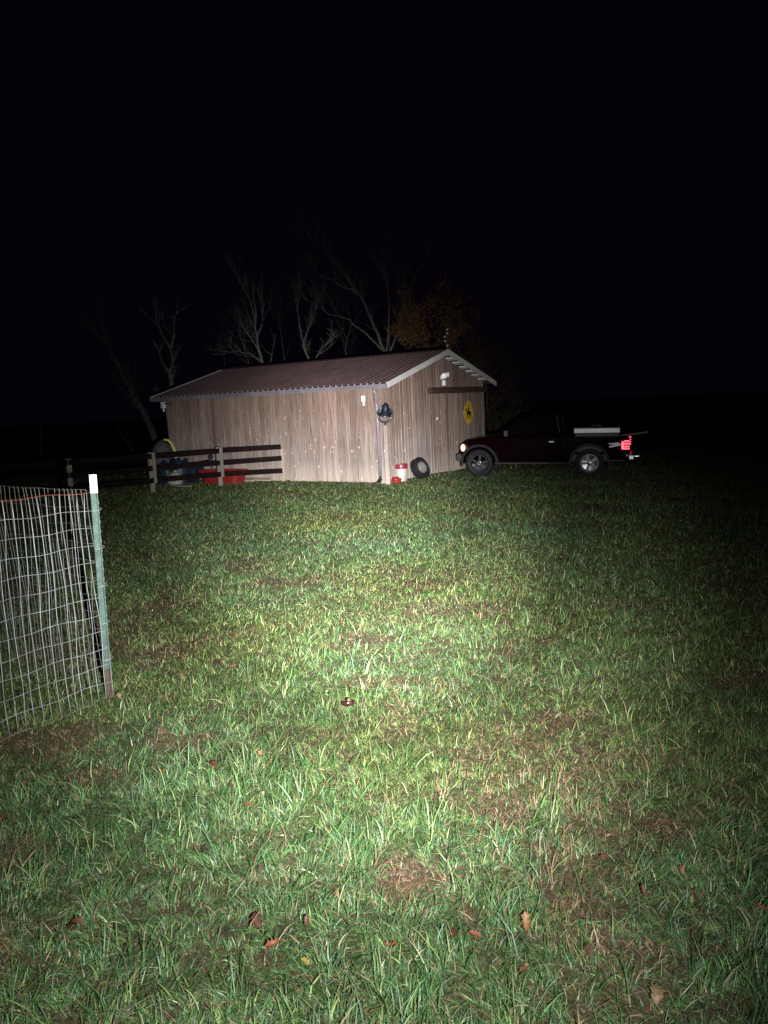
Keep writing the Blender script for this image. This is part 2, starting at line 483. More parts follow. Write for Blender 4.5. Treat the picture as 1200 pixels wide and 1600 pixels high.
def make_barn():
    rnd = random.Random(3)
    # dark carcass behind the boards
    w = MB()
    pent = [(0.03, -0.05), (BW - 0.03, -0.05), (BW - 0.03, BE - 0.06), (BW / 2, BR - 0.07), (0.03, BE - 0.06)]
    w.prism(pent, 'x', -BL + 0.03, -0.03)
    w.build('wall_frame', M['backing'], barn)
    # long wall: boards
    x = -BL
    while x < -0.02:
        bw = rnd.uniform(0.165, 0.205)
        x1 = min(x + bw, 0.0)
        if -x1 < 0.08:
            x1 = 0.0
        g = rnd.uniform(0.002, 0.007)
        t = rnd.uniform(0.0, 0.012)
        MB().box(x + g, x1 - g, -0.022 - t, 0.012, rnd.uniform(-0.05, 0.02), BE - 0.05).build('siding_board', M['siding'], barn, bevel=0.003)
        x = x1
        if rnd.random() < 0.55:
            bw_ = rnd.uniform(0.010, 0.017)
            MB().box(x - bw_, x + bw_, -0.046 - rnd.uniform(0, 0.006), -0.0345, rnd.uniform(-0.04, 0.05) if rnd.random() < 0.75 else rnd.uniform(0.5, 1.2), BE - 0.05 if rnd.random() < 0.6 else rnd.uniform(1.5, 2.2)).build('batten', M['batten'], barn)
    # back wall
    MB().box(-BL, 0, BW - 0.012, BW + 0.022, -0.05, BE - 0.05).build('back_wall', M['siding'], barn)
    # gables: boards with slanted tops; the near one leaves the doorway to the door
    for gx, side in ((0.0, 1), (-BL, -1)):
        y = 0.0
        while y < BW - 0.02:
            bw = rnd.uniform(0.135, 0.165)
            y1 = min(y + bw, BW)
            if BW - y1 < 0.06:
                y1 = BW
            g = rnd.uniform(0.002, 0.008)
            t = rnd.uniform(0.0, 0.009)
            a, b = gx - 0.012 * side, gx + (0.022 + t) * side
            z0 = rnd.uniform(-0.16, -0.10)
            ya, yb = y + g, y1 - g
            poly = [(ya, z0), (yb, z0), (yb, roof_z(yb) - 0.03)]
            if ya < BW / 2 < yb:
                poly.append((BW / 2, BR - 0.03))
            poly.append((ya, roof_z(ya) - 0.03))
            MB().prism(poly, 'x', min(a, b), max(a, b)).build('siding_board', M['siding'], barn, bevel=0.003)
            if side == 1 and rnd.random() < 0.5 and y1 < BW - 0.1:
                bw_ = rnd.uniform(0.009, 0.015)
                MB().box(0.0315, 0.043 + rnd.uniform(0, 0.006), y1 - bw_, y1 + bw_, rnd.uniform(-0.1, 0.1), roof_z(y1) - 0.06).build('batten', M['batten'], barn)
            y = y1
    # corner boards
    MB().box(-0.09, 0.072, -0.074, -0.054, -0.03, BE - 0.06).build('corner_board', M['siding'], barn)
    MB().box(0.052, 0.072, -0.053, 0.09, -0.03, BE - 0.06).build('corner_board', M['siding'], barn)
    # roof: ribbed panels
    rib, per = 0.18, 5
    x0 = -BL - OG
    pw = (BL + 2 * OG) / 9
    rib = pw / per
    for side in (0, 1):
        for k in range(9):
            mb = MB()
            prof = []
            for r in range(per):
                b0 = x0 + k * pw + r * rib
                prof += [(b0, 0), (b0 + rib * 0.70, 0), (b0 + rib * 0.75, 0.040), (b0 + rib * 0.95, 0.040)]
            prof.append((x0 + (k + 1) * pw - (0.004 if k < 8 else 0), 0))
            ends = []
            for (yy, zz) in ((-OE - 0.035, BE - SL * (OE + 0.035)), (BW / 2, BR)):
                y_ = yy if side == 0 else BW - yy
                ends.append([(px, y_, zz + h + 0.02 + 0.0012 * (k % 2)) for px, h in prof])
            n = len(prof)
            mb.add(ends[0] + ends[1], [(i, i + 1, n + i + 1, n + i) if side == 0 else (i, n + i, n + i + 1, i + 1) for i in range(n - 1)])
            # pale caps on the open rib ends, colouring in the glints along the eave
            for r in range(per):
                i = r * 4 + 1
                q = [Vector(ends[0][i + j]) for j in range(4)] if r < per - 1 else [Vector(ends[0][i + j]) for j in range(4)]
                dy = 0.004 if side == 0 else -0.004
                q = [Vector((v.x, v.y + dy, v.z - 0.001)) for v in q]
                mb.add(q + [q[0] + Vector((0, 0, -0.02)), q[3] + Vector((0, 0, -0.02))], [(4, 0, 1, 2, 3, 5)], 1)
            mb.build('roof_panel', [M['roof'], M['rib_end']], barn)
    # roof deck under the metal
    dk = MB()
    dk.prism([(-OE, BE - SL * OE - 0.02), (BW / 2, BR - 0.02), (BW + OE, BE - SL * OE - 0.02), (BW + OE, BE - SL * OE + 0.006), (BW / 2, BR + 0.006), (-OE, BE - SL * OE + 0.006)],
             'x', x0 + 0.02, OG - 0.02)
    dk.build('roof_deck', M['soffit'], barn)
    rc = MB()
    rc.prism([(BW / 2 - 0.16, BR - 0.16 * SL + 0.048), (BW / 2, BR + 0.052), (BW / 2 + 0.16, BR - 0.16 * SL + 0.048), (BW / 2 + 0.16, BR - 0.16 * SL + 0.054), (BW / 2, BR + 0.062), (BW / 2 - 0.16, BR - 0.16 * SL + 0.054)],
             'x', x0 - 0.005, OG + 0.005)
    rc.build('ridge_cap', M['roof'], barn)
    # white rake trim on both gables
    for xx in (OG + 0.001, x0 - 0.026):
        for s in (0, 1):
            ya, yb = -OE - 0.03, BW / 2
            poly = [(ya, BE + SL * ya - 0.085), (yb, BR - 0.085), (yb, BR + 0.055), (ya, BE + SL * ya + 0.055)]
            if s:
                poly = [(BW - p, q) for p, q in poly]
            MB().prism(poly, 'x', xx, xx + 0.025).build('rake_trim', M['trim'], barn)
    # purlin ends in the gable overhang, painted white
    for k in range(7):
        for s in (0, 1):
            yy = 0.35 + k * 0.40
            zz = roof_z(yy) - 0.055
            y_ = yy if s == 0 else BW - yy
            T = Matrix.Translation((0, y_, zz)) @ Matrix.Rotation(math.atan(SL) * (1 if s == 0 else -1), 4, 'X')
            MB().box(0.03, OG - 0.07, -0.085, 0.085, -0.012, 0.028, T=T).build('purlin_end', M['trim'], barn)
    # gutter along the near eave
    g = MB()
    ey, ez = -OE - 0.015, BE - SL * OE
    prof = [(ey, ez - 0.005), (ey, ez - 0.10), (ey - 0.075, ez - 0.10), (ey - 0.085, ez - 0.065), (ey - 0.11, ez - 0.03), (ey - 0.11, ez - 0.002), (ey - 0.104, ez - 0.002), (ey - 0.104, ez - 0.028), (ey - 0.079, ez - 0.063), (ey - 0.071, ez - 0.094), (ey - 0.006, ez - 0.094), (ey - 0.006, ez - 0.005)]
    g.prism(prof, 'x', x0 + 0.01, OG - 0.02)
    g.build('gutter', M['gutter'], barn)
    gc = MB()
    gc.prism(prof[:6], 'x', OG - 0.019, OG - 0.012)
    gc.build('gutter_end_cap', M['gutter'], barn)
    # downspout with its offset
    a = on_wall(585, 606, 'long', 0.30)
    b = on_wall(596, 640, 'long', 0.07)
    dsx = -0.13
    path = [(a.x, ey - 0.05, ez - 0.08), (a.x, ey - 0.05, ez - 0.16), (a.x + 0.02, ey - 0.04, ez - 0.22), (dsx - 0.03, -0.10, ez - 0.42), (dsx, -0.085, ez - 0.50), (dsx, -0.085, 0.16)]
    mb = MB(); mb.tube(path, 0.042, 8); mb.build('downspout', M['gutter'], barn, smooth=True)
    mb = MB(); mb.tube([(dsx, -0.085, 0.17), (dsx, -0.085, 0.10), (dsx - 0.02, -0.14, 0.03), (dsx - 0.05, -0.26, -0.03)], 0.05, 8); mb.build('downspout_elbow', M['black_plastic'], barn, smooth=True)
    for zz in (0.9, 1.7):
        MB().box(dsx - 0.065, dsx + 0.065, -0.135, -0.036, zz, zz + 0.025).build('downspout_strap', M['gutter'], barn)
    # sliding door and its track on the near gable
    d0 = on_wall(672, 612, 'gable', 0.06); d1 = on_wall(751, 612, 'gable', 0.06)
    zt = d0.z
    dy0, dy1 = d0.y + 0.02, BW - 0.12
    tr = MB()
    tr.box(0.032, 0.16, dy0 - 0.10, dy1 + 0.06, zt - 0.055, zt + 0.085)
    tr.build('door_track', M['dark_wood'], barn, bevel=0.006)
    MB().box(0.032, 0.19, dy0 - 0.10, dy1 + 0.06, zt + 0.088, zt + 0.105).build('track_cover', M['dark_wood'], barn)
    y = dy0
    door = MB().box(0.052, 0.062, dy0, dy1, 0.02, zt - 0.06).build('door', M['backing'], barn)
    while y < dy1 - 0.03:
        bw = rnd.uniform(0.13, 0.165)
        y1 = min(y + bw, dy1)
        if dy1 - y1 < 0.06:
            y1 = dy1
        t = rnd.uniform(0, 0.006)
        MB().box(0.0625, 0.085 + t, y + 0.004, y1 - 0.004, rnd.uniform(-0.04, 0.0), zt - 0.06).build('door_board', M['door_wood'], door, bevel=0.003)
        y = y1
    h = on_wall(683, 654, 'gable', 0.09)
    hm = MB(); hm.lathe([(0.0, 0.02), (0.03, 0.018), (0.042, 0.0), (0.0, 0.0)], 12, Matrix.Translation((0.093, h.y, h.z)) @ Matrix.Rotation(math.pi / 2, 4, 'Y'))
    hm.build('handle', M['white_plastic'], door, smooth=True)
    # stub of a pale board nailed at the fence end
    e = on_wall(444, 748, 'long', 0.05)
    MB().box(e.x - 0.045, e.x + 0.05, -0.085, -0.056, -0.02, 0.86).build('nailed_board', M['pale_wood'], barn)
    return e
fence_end = make_barn()

def barn_thing(name, p, label, cat):
    o = empty(name, BARN @ Matrix.Translation(p))
    return tag(o, label, cat)

# twin-head flood light in the gable peak
p = on_wall(690, 590, 'gable', 0.03)
fl = barn_thing('flood_light', p, 'white twin-head flood light with sensor high on the gable above the door', 'light')
fl.matrix_world = fl.matrix_world @ Matrix.Scale(0.85, 4)
MB().box(0.003, 0.045, -0.08, 0.08, -0.06, 0.06).build('mounting_plate', M['white_plastic'], fl, bevel=0.006)
for sy, yaw, tilt in ((-0.09, -1.0, 0.1), (0.11, 0.5, 0.1)):
    T = Matrix.Translation((0.13, sy, 0.05 if sy < 0 else 0.09)) @ Matrix.Rotation(yaw, 4, 'Z') @ Matrix.Rotation(math.pi / 2 + tilt, 4, 'Y')
    mb = MB(); mb.lathe([(0.0, -0.10), (0.045, -0.095), (0.055, -0.05), (0.085, 0.06), (0.088, 0.075), (0.08, 0.075)], 20, T)
    hd = mb.build('lamp_head', M['white_plastic'], fl, smooth=True)
    mb = MB(); mb.lathe([(0.08, 0.072), (0.05, 0.082), (0.0, 0.086)], 20, T)
    mb.build('lens', M['lens'], hd, smooth=True)
    mb = MB(); mb.tube([(0.03, 0, 0.02), (0.06, sy * 0.5, 0.03), T @ Vector((0, 0, -0.08))], 0.014, 6)
    mb.build('arm', M['white_plastic'], fl)
MB().box(0.05, 0.14, -0.075, 0.045, -0.26, -0.09).build('sensor_box', M['white_plastic'], fl, bevel=0.012)

# two small white eave lamps
def eave_lamp(px, py, off, label, s=1.0, at_corner=False):
    p = on_wall(px, py, 'long', off)
    o = barn_thing('wall_lamp', p, label, 'light')
    MB().box(-0.045 * s, 0.045 * s, -0.045, off - 0.036 if not at_corner else 0.045, -0.02, 0.12 * s).build('lamp_box', M['white_plastic'], o, bevel=0.008)
    mb = MB(); mb.lathe([(0.015, -0.02), (0.022, -0.05), (0.032, -0.085), (0.026, -0.115), (0.0, -0.125)], 12)
    mb.build('bulb', M['lens'], o, smooth=True)
    return o
eave_lamp(568, 626, 0.06, 'small white wall lamp beside the downspout on the long barn wall')
cl = eave_lamp(255.5, 637, 0.06, 'small white wall lamp under the far left eave corner of the barn', 1.4, True)
MB().box(-0.03, 0.30, -0.02, 0.02, 0.10, 0.13).build('bracket', M['black_plastic'], cl)
mb = MB(); mb.tube([(0.05, 0.02, 0.06), (0.07, 0.03, -0.4), (0.085, 0.04, -1.1), (0.10, 0.05, -1.95)], 0.012, 6)
mb.build('cable', M['black_plastic'], cl)

# yellow diamond sign with a ridden horse
p = on_wall(732, 645, 'gable', 0.11)
sg = empty('horse_sign', BARN @ Matrix.Translation(p) @ Matrix.Rotation(-0.05, 4, 'X') @ Matrix.Scale(1.16, 4))
tag(sg, 'yellow diamond sign with black horse and rider on the sliding barn door', 'sign')
def diamond(r, k=0.12):
    out = []
    for i in range(4):
        a = i * math.pi / 2
        for da in (-1, 1):
            q = Vector((math.cos(a) * (r - k * r), math.sin(a) * (r - k * r))) + Vector((-math.sin(a), math.cos(a))) * da * k * r
            out.append((q.x, q.y))
    return out
MB().prism([(a * 0.92, b) for a, b in diamond(0.345)], 'x', 0.0, 0.008).build('sign_plate', M['yellow'], sg)
rim_o = [(a * 0.92, b) for a, b in diamond(0.320)]
rim_i = [(a * 0.92, b) for a, b in diamond(0.310)]
mb = MB()
mb.add([(0.0095, *q) for q in rim_o] + [(0.0095, *q) for q in rim_i], [(i, (i + 1) % 8, 8 + (i + 1) % 8, 8 + i) for i in range(8)])
mb.build('border_line', M['sign_black'], sg)
horse = MB()
def flat(poly):      # (y, z) outline on the sign face; the horse looks to the left
    horse.prism(poly, 'x', 0.009, 0.011)
flat([(-0.105, 0.035), (-0.07, 0.05), (0.06, 0.045), (0.11, 0.03), (0.115, -0.02), (0.08, -0.05), (-0.02, -0.045), (-0.075, -0.05), (-0.11, -0.01)])
flat([(-0.075, 0.05), (-0.125, 0.115), (-0.175, 0.085), (-0.185, 0.06), (-0.165, 0.055), (-0.135, 0.07), (-0.11, 0.0)])
flat([(-0.105, -0.02), (-0.07, -0.04), (-0.10, -0.10), (-0.085, -0.155), (-0.105, -0.155), (-0.125, -0.10)])
flat([(-0.07, -0.04), (-0.04, -0.04), (-0.045, -0.12), (-0.03, -0.165), (-0.06, -0.165), (-0.07, -0.12)])
flat([(0.06, -0.04), (0.11, -0.015), (0.115, -0.09), (0.14, -0.15), (0.115, -0.16), (0.085, -0.09)])
flat([(0.03, -0.04), (0.07, -0.045), (0.06, -0.10), (0.075, -0.155), (0.05, -0.16), (0.035, -0.10)])
flat([(0.105, 0.03), (0.15, 0.01), (0.165, -0.06), (0.145, -0.075), (0.135, -0.01), (0.11, 0.0)])
flat([(-0.025, 0.04), (0.04, 0.04), (0.035, 0.10), (0.02, 0.155), (-0.02, 0.155), (-0.03, 0.11), (-0.075, 0.085), (-0.07, 0.07), (-0.02, 0.08)])
flat([(0.025 * math.cos(t), 0.182 + 0.03 * math.sin(t)) for t in [i * math.pi / 5 for i in range(10)]])
horse.build('horse_and_rider', M['sign_black'], sg)

# ------------------------------------------------------------------ bell on its post at the near corner
bp_ = at(606, 757)
bell = empty('post_bell', loc=(bp_.x, bp_.y, float(gz(bp_.x, bp_.y))), rz=0.1)
tag(bell, 'black iron bell in a cradle on a pale wooden post at the near barn corner', 'bell')
ptop = pt(605, 661, bp_.y).z - bell.location.z
MB().box(-0.055, 0.05, -0.035, 0.035, -0.1, ptop).build('post', M['siding'], bell, bevel=0.006)
bz = ptop - 0.02
mb = MB()
mb.tube([(0, -0.06, bz - 0.03), (0, -0.06, bz + 0.05)], [0.02, 0.016], 10)
mb.lathe([(0.0, -0.03), (0.028, -0.018), (0.034, 0), (0.028, 0.02), (0.0, 0.03)], 14, Matrix.Translation((0, -0.075, bz - 0.01)))
mb.build('stem', M['black_iron'], bell, smooth=True)
arc = [(0.155 * math.cos(t), -0.06, bz + 0.19 + 0.15 * math.sin(t)) for t in [math.radians(a) for a in range(180, 361, 15)]]
mb = MB(); mb.tube([(-0.158, -0.06, bz + 0.27)] + arc + [(0.158, -0.06, bz + 0.27)], 0.027, 8)
for s in (-1, 1):
    mb.lathe([(0.0, -0.025), (0.025, -0.015), (0.027, 0.01), (0.0, 0.025)], 10, Matrix.Translation((s * 0.17, -0.06, bz + 0.275)))
    mb.tube([(s * 0.15, -0.06, bz + 0.28), (s * 0.185, -0.06, bz + 0.33)], 0.012, 6)
mb.build('cradle', M['black_iron'], bell, smooth=True)
yk = [(-0.15, -0.06, bz + 0.28), (-0.12, -0.06, bz + 0.38), (-0.05, -0.06, bz + 0.475), (0, -0.06, bz + 0.495), (0.05, -0.06, bz + 0.475), (0.12, -0.06, bz + 0.38), (0.15, -0.06, bz + 0.28)]
mb = MB(); mb.tube(yk, 0.014, 8); mb.build('yoke', M['black_iron'], bell, smooth=True)
mb = MB()
T = Matrix.Translation((0, -0.06, bz + 0.185)) @ Matrix.Scale(1.12, 4) @ Matrix.Rotation(0.10, 4, 'Y') @ Matrix.Rotation(0.12, 4, 'X')
mb.lathe([(0.0, 0.285), (0.028, 0.28), (0.05, 0.262), (0.068, 0.225), (0.08, 0.16), (0.098, 0.09), (0.125, 0.04), (0.142, 0.01), (0.14, 0.0), (0.13, 0.004), (0.112, 0.04), (0.088, 0.09), (0.07, 0.16), (0.05, 0.23), (0.0, 0.255)], 28, T)
mb.build('bell_body', M['black_iron'], bell, smooth=True)
mb = MB(); mb.tube([T @ Vector((0, 0, 0.24)), T @ Vector((0.0, 0, 0.05)), T @ Vector((0, 0, -0.015))], [0.008, 0.01, 0.02], 8); mb.build('clapper', M['black_iron'], bell, smooth=True)

# ------------------------------------------------------------------ bucket, pan and spare tyre by the gable
q = at(628, 753)
bk = empty('bucket', loc=(q.x, q.y + 0.1, float(gz(q.x, q.y)) + 0.01), rz=0.3)
tag(bk, 'white plastic bucket with maroon lid beside the leaning tyre', 'bucket')
mb = MB(); mb.lathe([(0.0, 0.0), (0.128, 0.0), (0.132, 0.006), (0.15, 0.33), (0.145, 0.33), (0.0, 0.32)], 28); mb.build('pail', M['bucket'], bk, smooth=False)
mb = MB(); mb.lathe([(0.147, 0.315), (0.158, 0.315), (0.16, 0.36), (0.157, 0.40), (0.162, 0.402), (0.162, 0.425), (0.15, 0.43), (0.14, 0.415), (0.0, 0.41)], 28); mb.build('lid', M['maroon'], bk)
mb = MB(); mb.tube([(0.155 * math.cos(t), 0.155 * math.sin(t), 0.27 - 0.10 * math.sin(t * 1.0) * 0.0) for t in [math.pi + i * math.pi / 12 for i in range(13)]], 0.004, 5); mb.build('handle', M['wire'], bk)
q = at(619, 755)
pn = empty('feed_pan', loc=(q.x, q.y, float(gz(q.x, q.y)) + 0.01))
tag(pn, 'low red plastic pan on the grass in front of the white bucket', 'pan')
mb = MB(); mb.lathe([(0.0, 0.0), (0.115, 0.0), (0.135, 0.085), (0.148, 0.088), (0.148, 0.10), (0.128, 0.10), (0.11, 0.04), (0.0, 0.035)], 28); mb.build('pan', M['red'], pn)
mb = MB(); mb.lathe([(0.0, 0.0), (0.085, 0.0), (0.09, 0.035), (0.07, 0.045), (0.0, 0.05)], 20, Matrix.Translation((-0.01, 0.01, 0.10))); mb.build('lid', M['red'], pn)

def tyre_mesh(R, W, rb, n=40):
    """tyre cross-section turned about z, bead radius rb; tread blocks as small raised lugs"""
    h = W / 2
    prof = [(rb, -h * 0.72), (rb + 0.02, -h * 0.86), (rb + (R - rb) * 0.5, -h), (R - 0.03, -h * 0.93), (R - 0.006, -h * 0.74), (R, -h * 0.4), (R, h * 0.4), (R - 0.006, h * 0.74),
            (R - 0.03, h * 0.93), (rb + (R - rb) * 0.5, h), (rb + 0.02, h * 0.86), (rb, h * 0.72), (rb + 0.015, h * 0.6), (R - 0.03, h * 0.7), (R - 0.02, 0), (R - 0.03, -h * 0.7), (rb + 0.015, -h * 0.6)]
    mb = MB()
    mb.lathe(prof, n, closed=True)
    return mb
def add_lugs(mb, R, W, count, T0=None):
    for k in range(count):
        a = 2 * math.pi * k / count
        for zc, ww in ((-W * 0.31, 0.15), (-W * 0.02, 0.17), (W * 0.29, 0.15)):
            T = Matrix.Rotation(a + (0.5 * math.pi / count if abs(zc) < 0.03 else 0), 4, 'Z') @ Matrix.Translation((R, 0, zc))
            mb.box(-0.006, 0.007, -math.pi * R / count * 0.72, math.pi * R / count * 0.72, -W * ww, W * ww, T=T if T0 is None else T0 @ T)
q = at(656, 748)
tw = (BARN.to_3x3() @ Vector((1, 0, 0)))
gy = on_wall(650, 735, 'gable', 0.2)
ty = empty('old_tyre', BARN @ Matrix.Translation((0.29, gy.y + 0.06, 0)))
ty.location.z = float(gz(q.x, q.y)) - 0.02
ty.rotation_euler = (0, 0, -BYAW - 0.12)
tag(ty, 'old black tyre leaning against the barn gable', 'tyre')
TT = Matrix.Translation((0, 0, 0.275)) @ Matrix.Rotation(math.radians(-24), 4, 'Y') @ Matrix.Rotation(math.pi / 2, 4, 'Y')
mb = tyre_mesh(0.268, 0.20, 0.162)
add_lugs(mb, 0.268, 0.20, 30)
o = mb.build('tyre', M['rubber'], ty); o.matrix_local = TT
mb = MB(); mb.lathe([(0.160, -0.078), (0.163, -0.065), (0.163, 0.065), (0.160, 0.078)], 40)
o = mb.build('bead_ring', M['inner_tyre'], ty, smooth=True); o.matrix_local = TT

# ------------------------------------------------------------------ dark rail fence running from the barn to the left
fe = BARN @ Vector((fence_end.x, -0.05, 0))
ends = [Vector((fe.x, fe.y, 0)), at(344.5, 759), at(239, 769), at(112, 783)]
ends.append(ends[3] + (ends[3] - ends[2]) * 1.02)
ends = [Vector((e.x, e.y, float(gz(e.x, e.y)))) for e in ends]
fence = empty('rail_fence', loc=ends[1])
tag(fence, 'dark three-rail wooden fence with pale posts left of the barn', 'fence')
FINV = fence.matrix_world.inverted()
def make_fence():
    rnd = random.Random(11)
    for i, e in enumerate(ends):
        d = (ends[min(i + 1, 4)] - ends[max(i - 1, 0)]); d.z = 0; d.normalize()
        nrm = Vector((d.y, -d.x, 0))
        if nrm.y > 0:
            nrm = -nrm
        ang = math.atan2(d.y, d.x)
        R = Matrix.Translation(FINV @ e) @ Matrix.Rotation(ang, 4, 'Z')
        side = 1 if (R.to_3x3() @ Vector((0, 1, 0))).dot(nrm) > 0 else -1
        if i > 0:
            lean = Matrix.Rotation(rnd.uniform(-0.03, 0.03), 4, 'Y') @ Matrix.Rotation(rnd.uniform(-0.02, 0.02), 4, 'X')
            mb = MB(); mb.box(-0.06, 0.055, -0.055, 0.055, -0.15, rnd.uniform(0.97, 1.02), T=R @ lean)
            mb.build('post', M['post_wood'], fence, bevel=0.008)
            s = side
            y0, y1 = sorted((s * 0.088, s * 0.115))
            mb = MB(); mb.box(-0.085, -0.005, y0, y1, 0.24, 1.0, T=R @ Matrix.Translation((-0.02, 0, 0)))
            if i < 3:
                mb.build('cover_board', M['post_wood'], fence, bevel=0.004)
    for i in range(4):
        a, b = ends[i].copy(), ends[i + 1].copy()
        d = b - a; d.z = 0; d.normalize()
        n = Vector((d.y, -d.x, 0))
        if n.y > 0:
            n = -n
        if i == 0:
            a = a + d * 0.03
        a, b = a + d * 0.012, b - d * 0.004
        for h in (0.30, 0.615, 0.91):
            za, zb = h + rnd.uniform(-0.015, 0.015), h + rnd.uniform(-0.015, 0.015)
            mb = MB()
            w = 0.066
            A, B = a + n * 0.058, b + n * 0.058
            q = []
            for P, z in ((A, za), (B, zb)):
                for off in (0.0, 0.028):
                    for dz in (-w, w):
                        q.append(FINV @ (P + n * off + Vector((0, 0, z + dz))))
            mb.add(q, ((0, 1, 3, 2), (4, 6, 7, 5), (0, 4, 5, 1), (2, 3, 7, 6), (1, 5, 7, 3), (0, 2, 6, 4)))
            mb.build('rail', M['rail_wood'], fence, bevel=0.003)
make_fence()

# ------------------------------------------------------------------ things stored behind the fence along the long wall
def behind(px, off):
    """spot on the ground in front of the long wall, seen at picture column px"""
    w = on_wall(px, 735, 'long', off)
    P = BARN @ Vector((w.x, -off, 0))
    return Vector((P.x, P.y, float(gz(P.x, P.y)))), w.x
def rounded_tub(lx, ly, h, taper, wall=0.02, n=5, r=0.12):
    mb = MB()
    def ring(sx, sy, z):
        out = []
        for cx, cy, a0 in ((1, 1, 0), (-1, 1, 90), (-1, -1, 180), (1, -1, 270)):
            for k in range(n + 1):
                a = math.radians(a0 + 90 * k / n)
                out.append((cx * (sx - r) + r * math.cos(a), cy * (sy - r) + r * math.sin(a), z))
        return out
    k = 4 * (n + 1)
    rings = [ring(lx * taper, ly * taper, 0), ring(lx, ly, h * 0.88), ring(lx + 0.03, ly + 0.03, h * 0.89), ring(lx + 0.03, ly + 0.03, h), ring(lx - wall, ly - wall, h), ring(lx * taper - wall, ly * taper - wall, wall)]
    vs = sum(rings, [])
    fs = [tuple(range(k))[::-1], tuple(range(5 * k, 6 * k))]
    for i in range(5):
        fs += [(i * k + j, i * k + (j + 1) % k, (i + 1) * k + (j + 1) % k, (i + 1) * k + j) for j in range(k)]
    return mb.add(vs, fs)

P, _ = behind(349, 0.75)
o = empty('red_tub', loc=P, rz=-BYAW + 0.05)
tag(o, 'long red plastic tub standing behind the fence by the barn wall', 'tub')
rounded_tub(0.66, 0.26, 0.36, 0.86).build('tub', M['red'], o)
mb = MB(); mb.tube([(-0.685, -0.1, 0.30), (-0.74, 0, 0.31), (-0.685, 0.1, 0.30)], 0.014, 6); mb.build('grip', M['red'], o)
mb = MB(); mb.tube([(0.685, -0.1, 0.30), (0.74, 0, 0.31), (0.685, 0.1, 0.30)], 0.014, 6); mb.build('grip', M['red'], o)
P, _ = behind(331, 0.62)
o = empty('black_stand', loc=P, rz=-BYAW)
tag(o, 'thin black stand with a knob rising behind the red tub', 'stand')
mb = MB(); mb.tube([(0, 0, 0), (0.01, 0, 0.4), (0, 0, 0.66)], 0.018, 8); mb.build('rod', M['black_plastic'], o)
mb = MB(); mb.lathe([(0.0, -0.05), (0.05, -0.04), (0.075, 0.0), (0.06, 0.05), (0.0, 0.07)], 14, Matrix.Translation((0, 0, 0.70))); mb.build('knob', M['black_plastic'], o, smooth=True)
mb = MB(); mb.tube([(-0.55, 0.02, 0.55), (-0.2, 0, 0.60), (0.02, 0, 0.64)], 0.016, 8); mb.build('arm', M['black_plastic'], o)
MB().box(-0.12, 0.12, -0.10, 0.10, 0, 0.02).build('foot', M['black_plastic'], o)

def barrel(px, off, label, R=0.29, H=0.86, lying=False):
    P, _ = behind(px, off)
    o = empty('blue_barrel', loc=P, rz=-BYAW)
    tag(o, label, 'barrel', 'blue plastic barrels behind the fence')
    prof = [(0.0, 0.0), (R * 0.92, 0.0), (R * 0.96, 0.02), (R, 0.10), (R, 0.28), (R * 1.03, 0.30), (R * 1.03, 0.33), (R, 0.35), (R, 0.55), (R * 1.03, 0.57), (R * 1.03, 0.60), (R, 0.62), (R, H - 0.1), (R * 0.94, H - 0.02), (R * 0.9, H), (R * 0.86, H - 0.015), (0, H - 0.02)]
    T = Matrix.Translation((0, 0, R)) @ Matrix.Rotation(math.pi / 2, 4, 'Y') @ Matrix.Translation((0, 0, -H / 2)) if lying else None
    mb = MB(); mb.lathe(prof, 28, T); mb.build('drum', M['blue'], o, smooth=True)
    mb = MB(); mb.lathe([(0.0, 0.03), (0.035, 0.028), (0.038, 0.0)], 12, (T or Matrix()) @ Matrix.Translation((R * 0.5, 0, H - 0.02))); mb.build('bung', M['white_plastic'], o)
    return o
barrel(297, 0.62, 'blue plastic barrel lying on its side next to the red tub', R=0.24, H=0.80, lying=True)
barrel(281, 1.05, 'blue plastic barrel standing upright behind the fence near the barn corner', R=0.25, H=0.70)
# pale sack and blue sack
def sack(px, off, lx, ly, h, mat, name, label):
    P, _ = behind(px, off)
    rnd = random.Random(int(px))
    o = empty(name, loc=P, rz=-BYAW + 0.1)
    tag(o, label, 'sack')
    mb = MB()
    prof = []
    n, m_ = 20, 9
    vs, fs = [], []
    for j in range(m_):
        t = j / (m_ - 1)
        rr = (0.82 + 0.25 * math.sin(math.pi * min(1, t * 1.15))) * (1 if t < 0.86 else 1 - (t - 0.86) * 4.5)
        for k in range(n):
            a = 2 * math.pi * k / n
            cx = math.copysign(abs(math.cos(a)) ** 0.7, math.cos(a)); cy = math.copysign(abs(math.sin(a)) ** 0.7, math.sin(a))
            w = 1 + rnd.uniform(-0.05, 0.05)
            vs.append((lx * rr * cx * w, ly * rr * cy * w, h * t + rnd.uniform(-0.01, 0.01)))
    for j in range(m_ - 1):
        fs += [(j * n + k, j * n + (k + 1) % n, (j + 1) * n + (k + 1) % n, (j + 1) * n + k) for k in range(n)]
    fs.append(tuple(range((m_ - 1) * n, m_ * n)))
    mb.add(vs, fs)
    mb.build('bag', mat, o, smooth=True)
    mb = MB(); mb.tube([(-lx * 0.35, 0, h), (0, 0.01, h + 0.03), (lx * 0.35, 0, h)], [0.02, 0.03, 0.02], 8); mb.build('tied_neck', mat, o, smooth=True)
    return o
sack(273, 1.35, 0.20, 0.14, 0.36, M['pale_cloth'], 'pale_sack', 'pale lumpy sack on the ground behind the fence')
sack(258, 1.3, 0.22, 0.16, 0.62, M['blue'], 'blue_sack', 'dark blue bag with white print behind the double fence post')
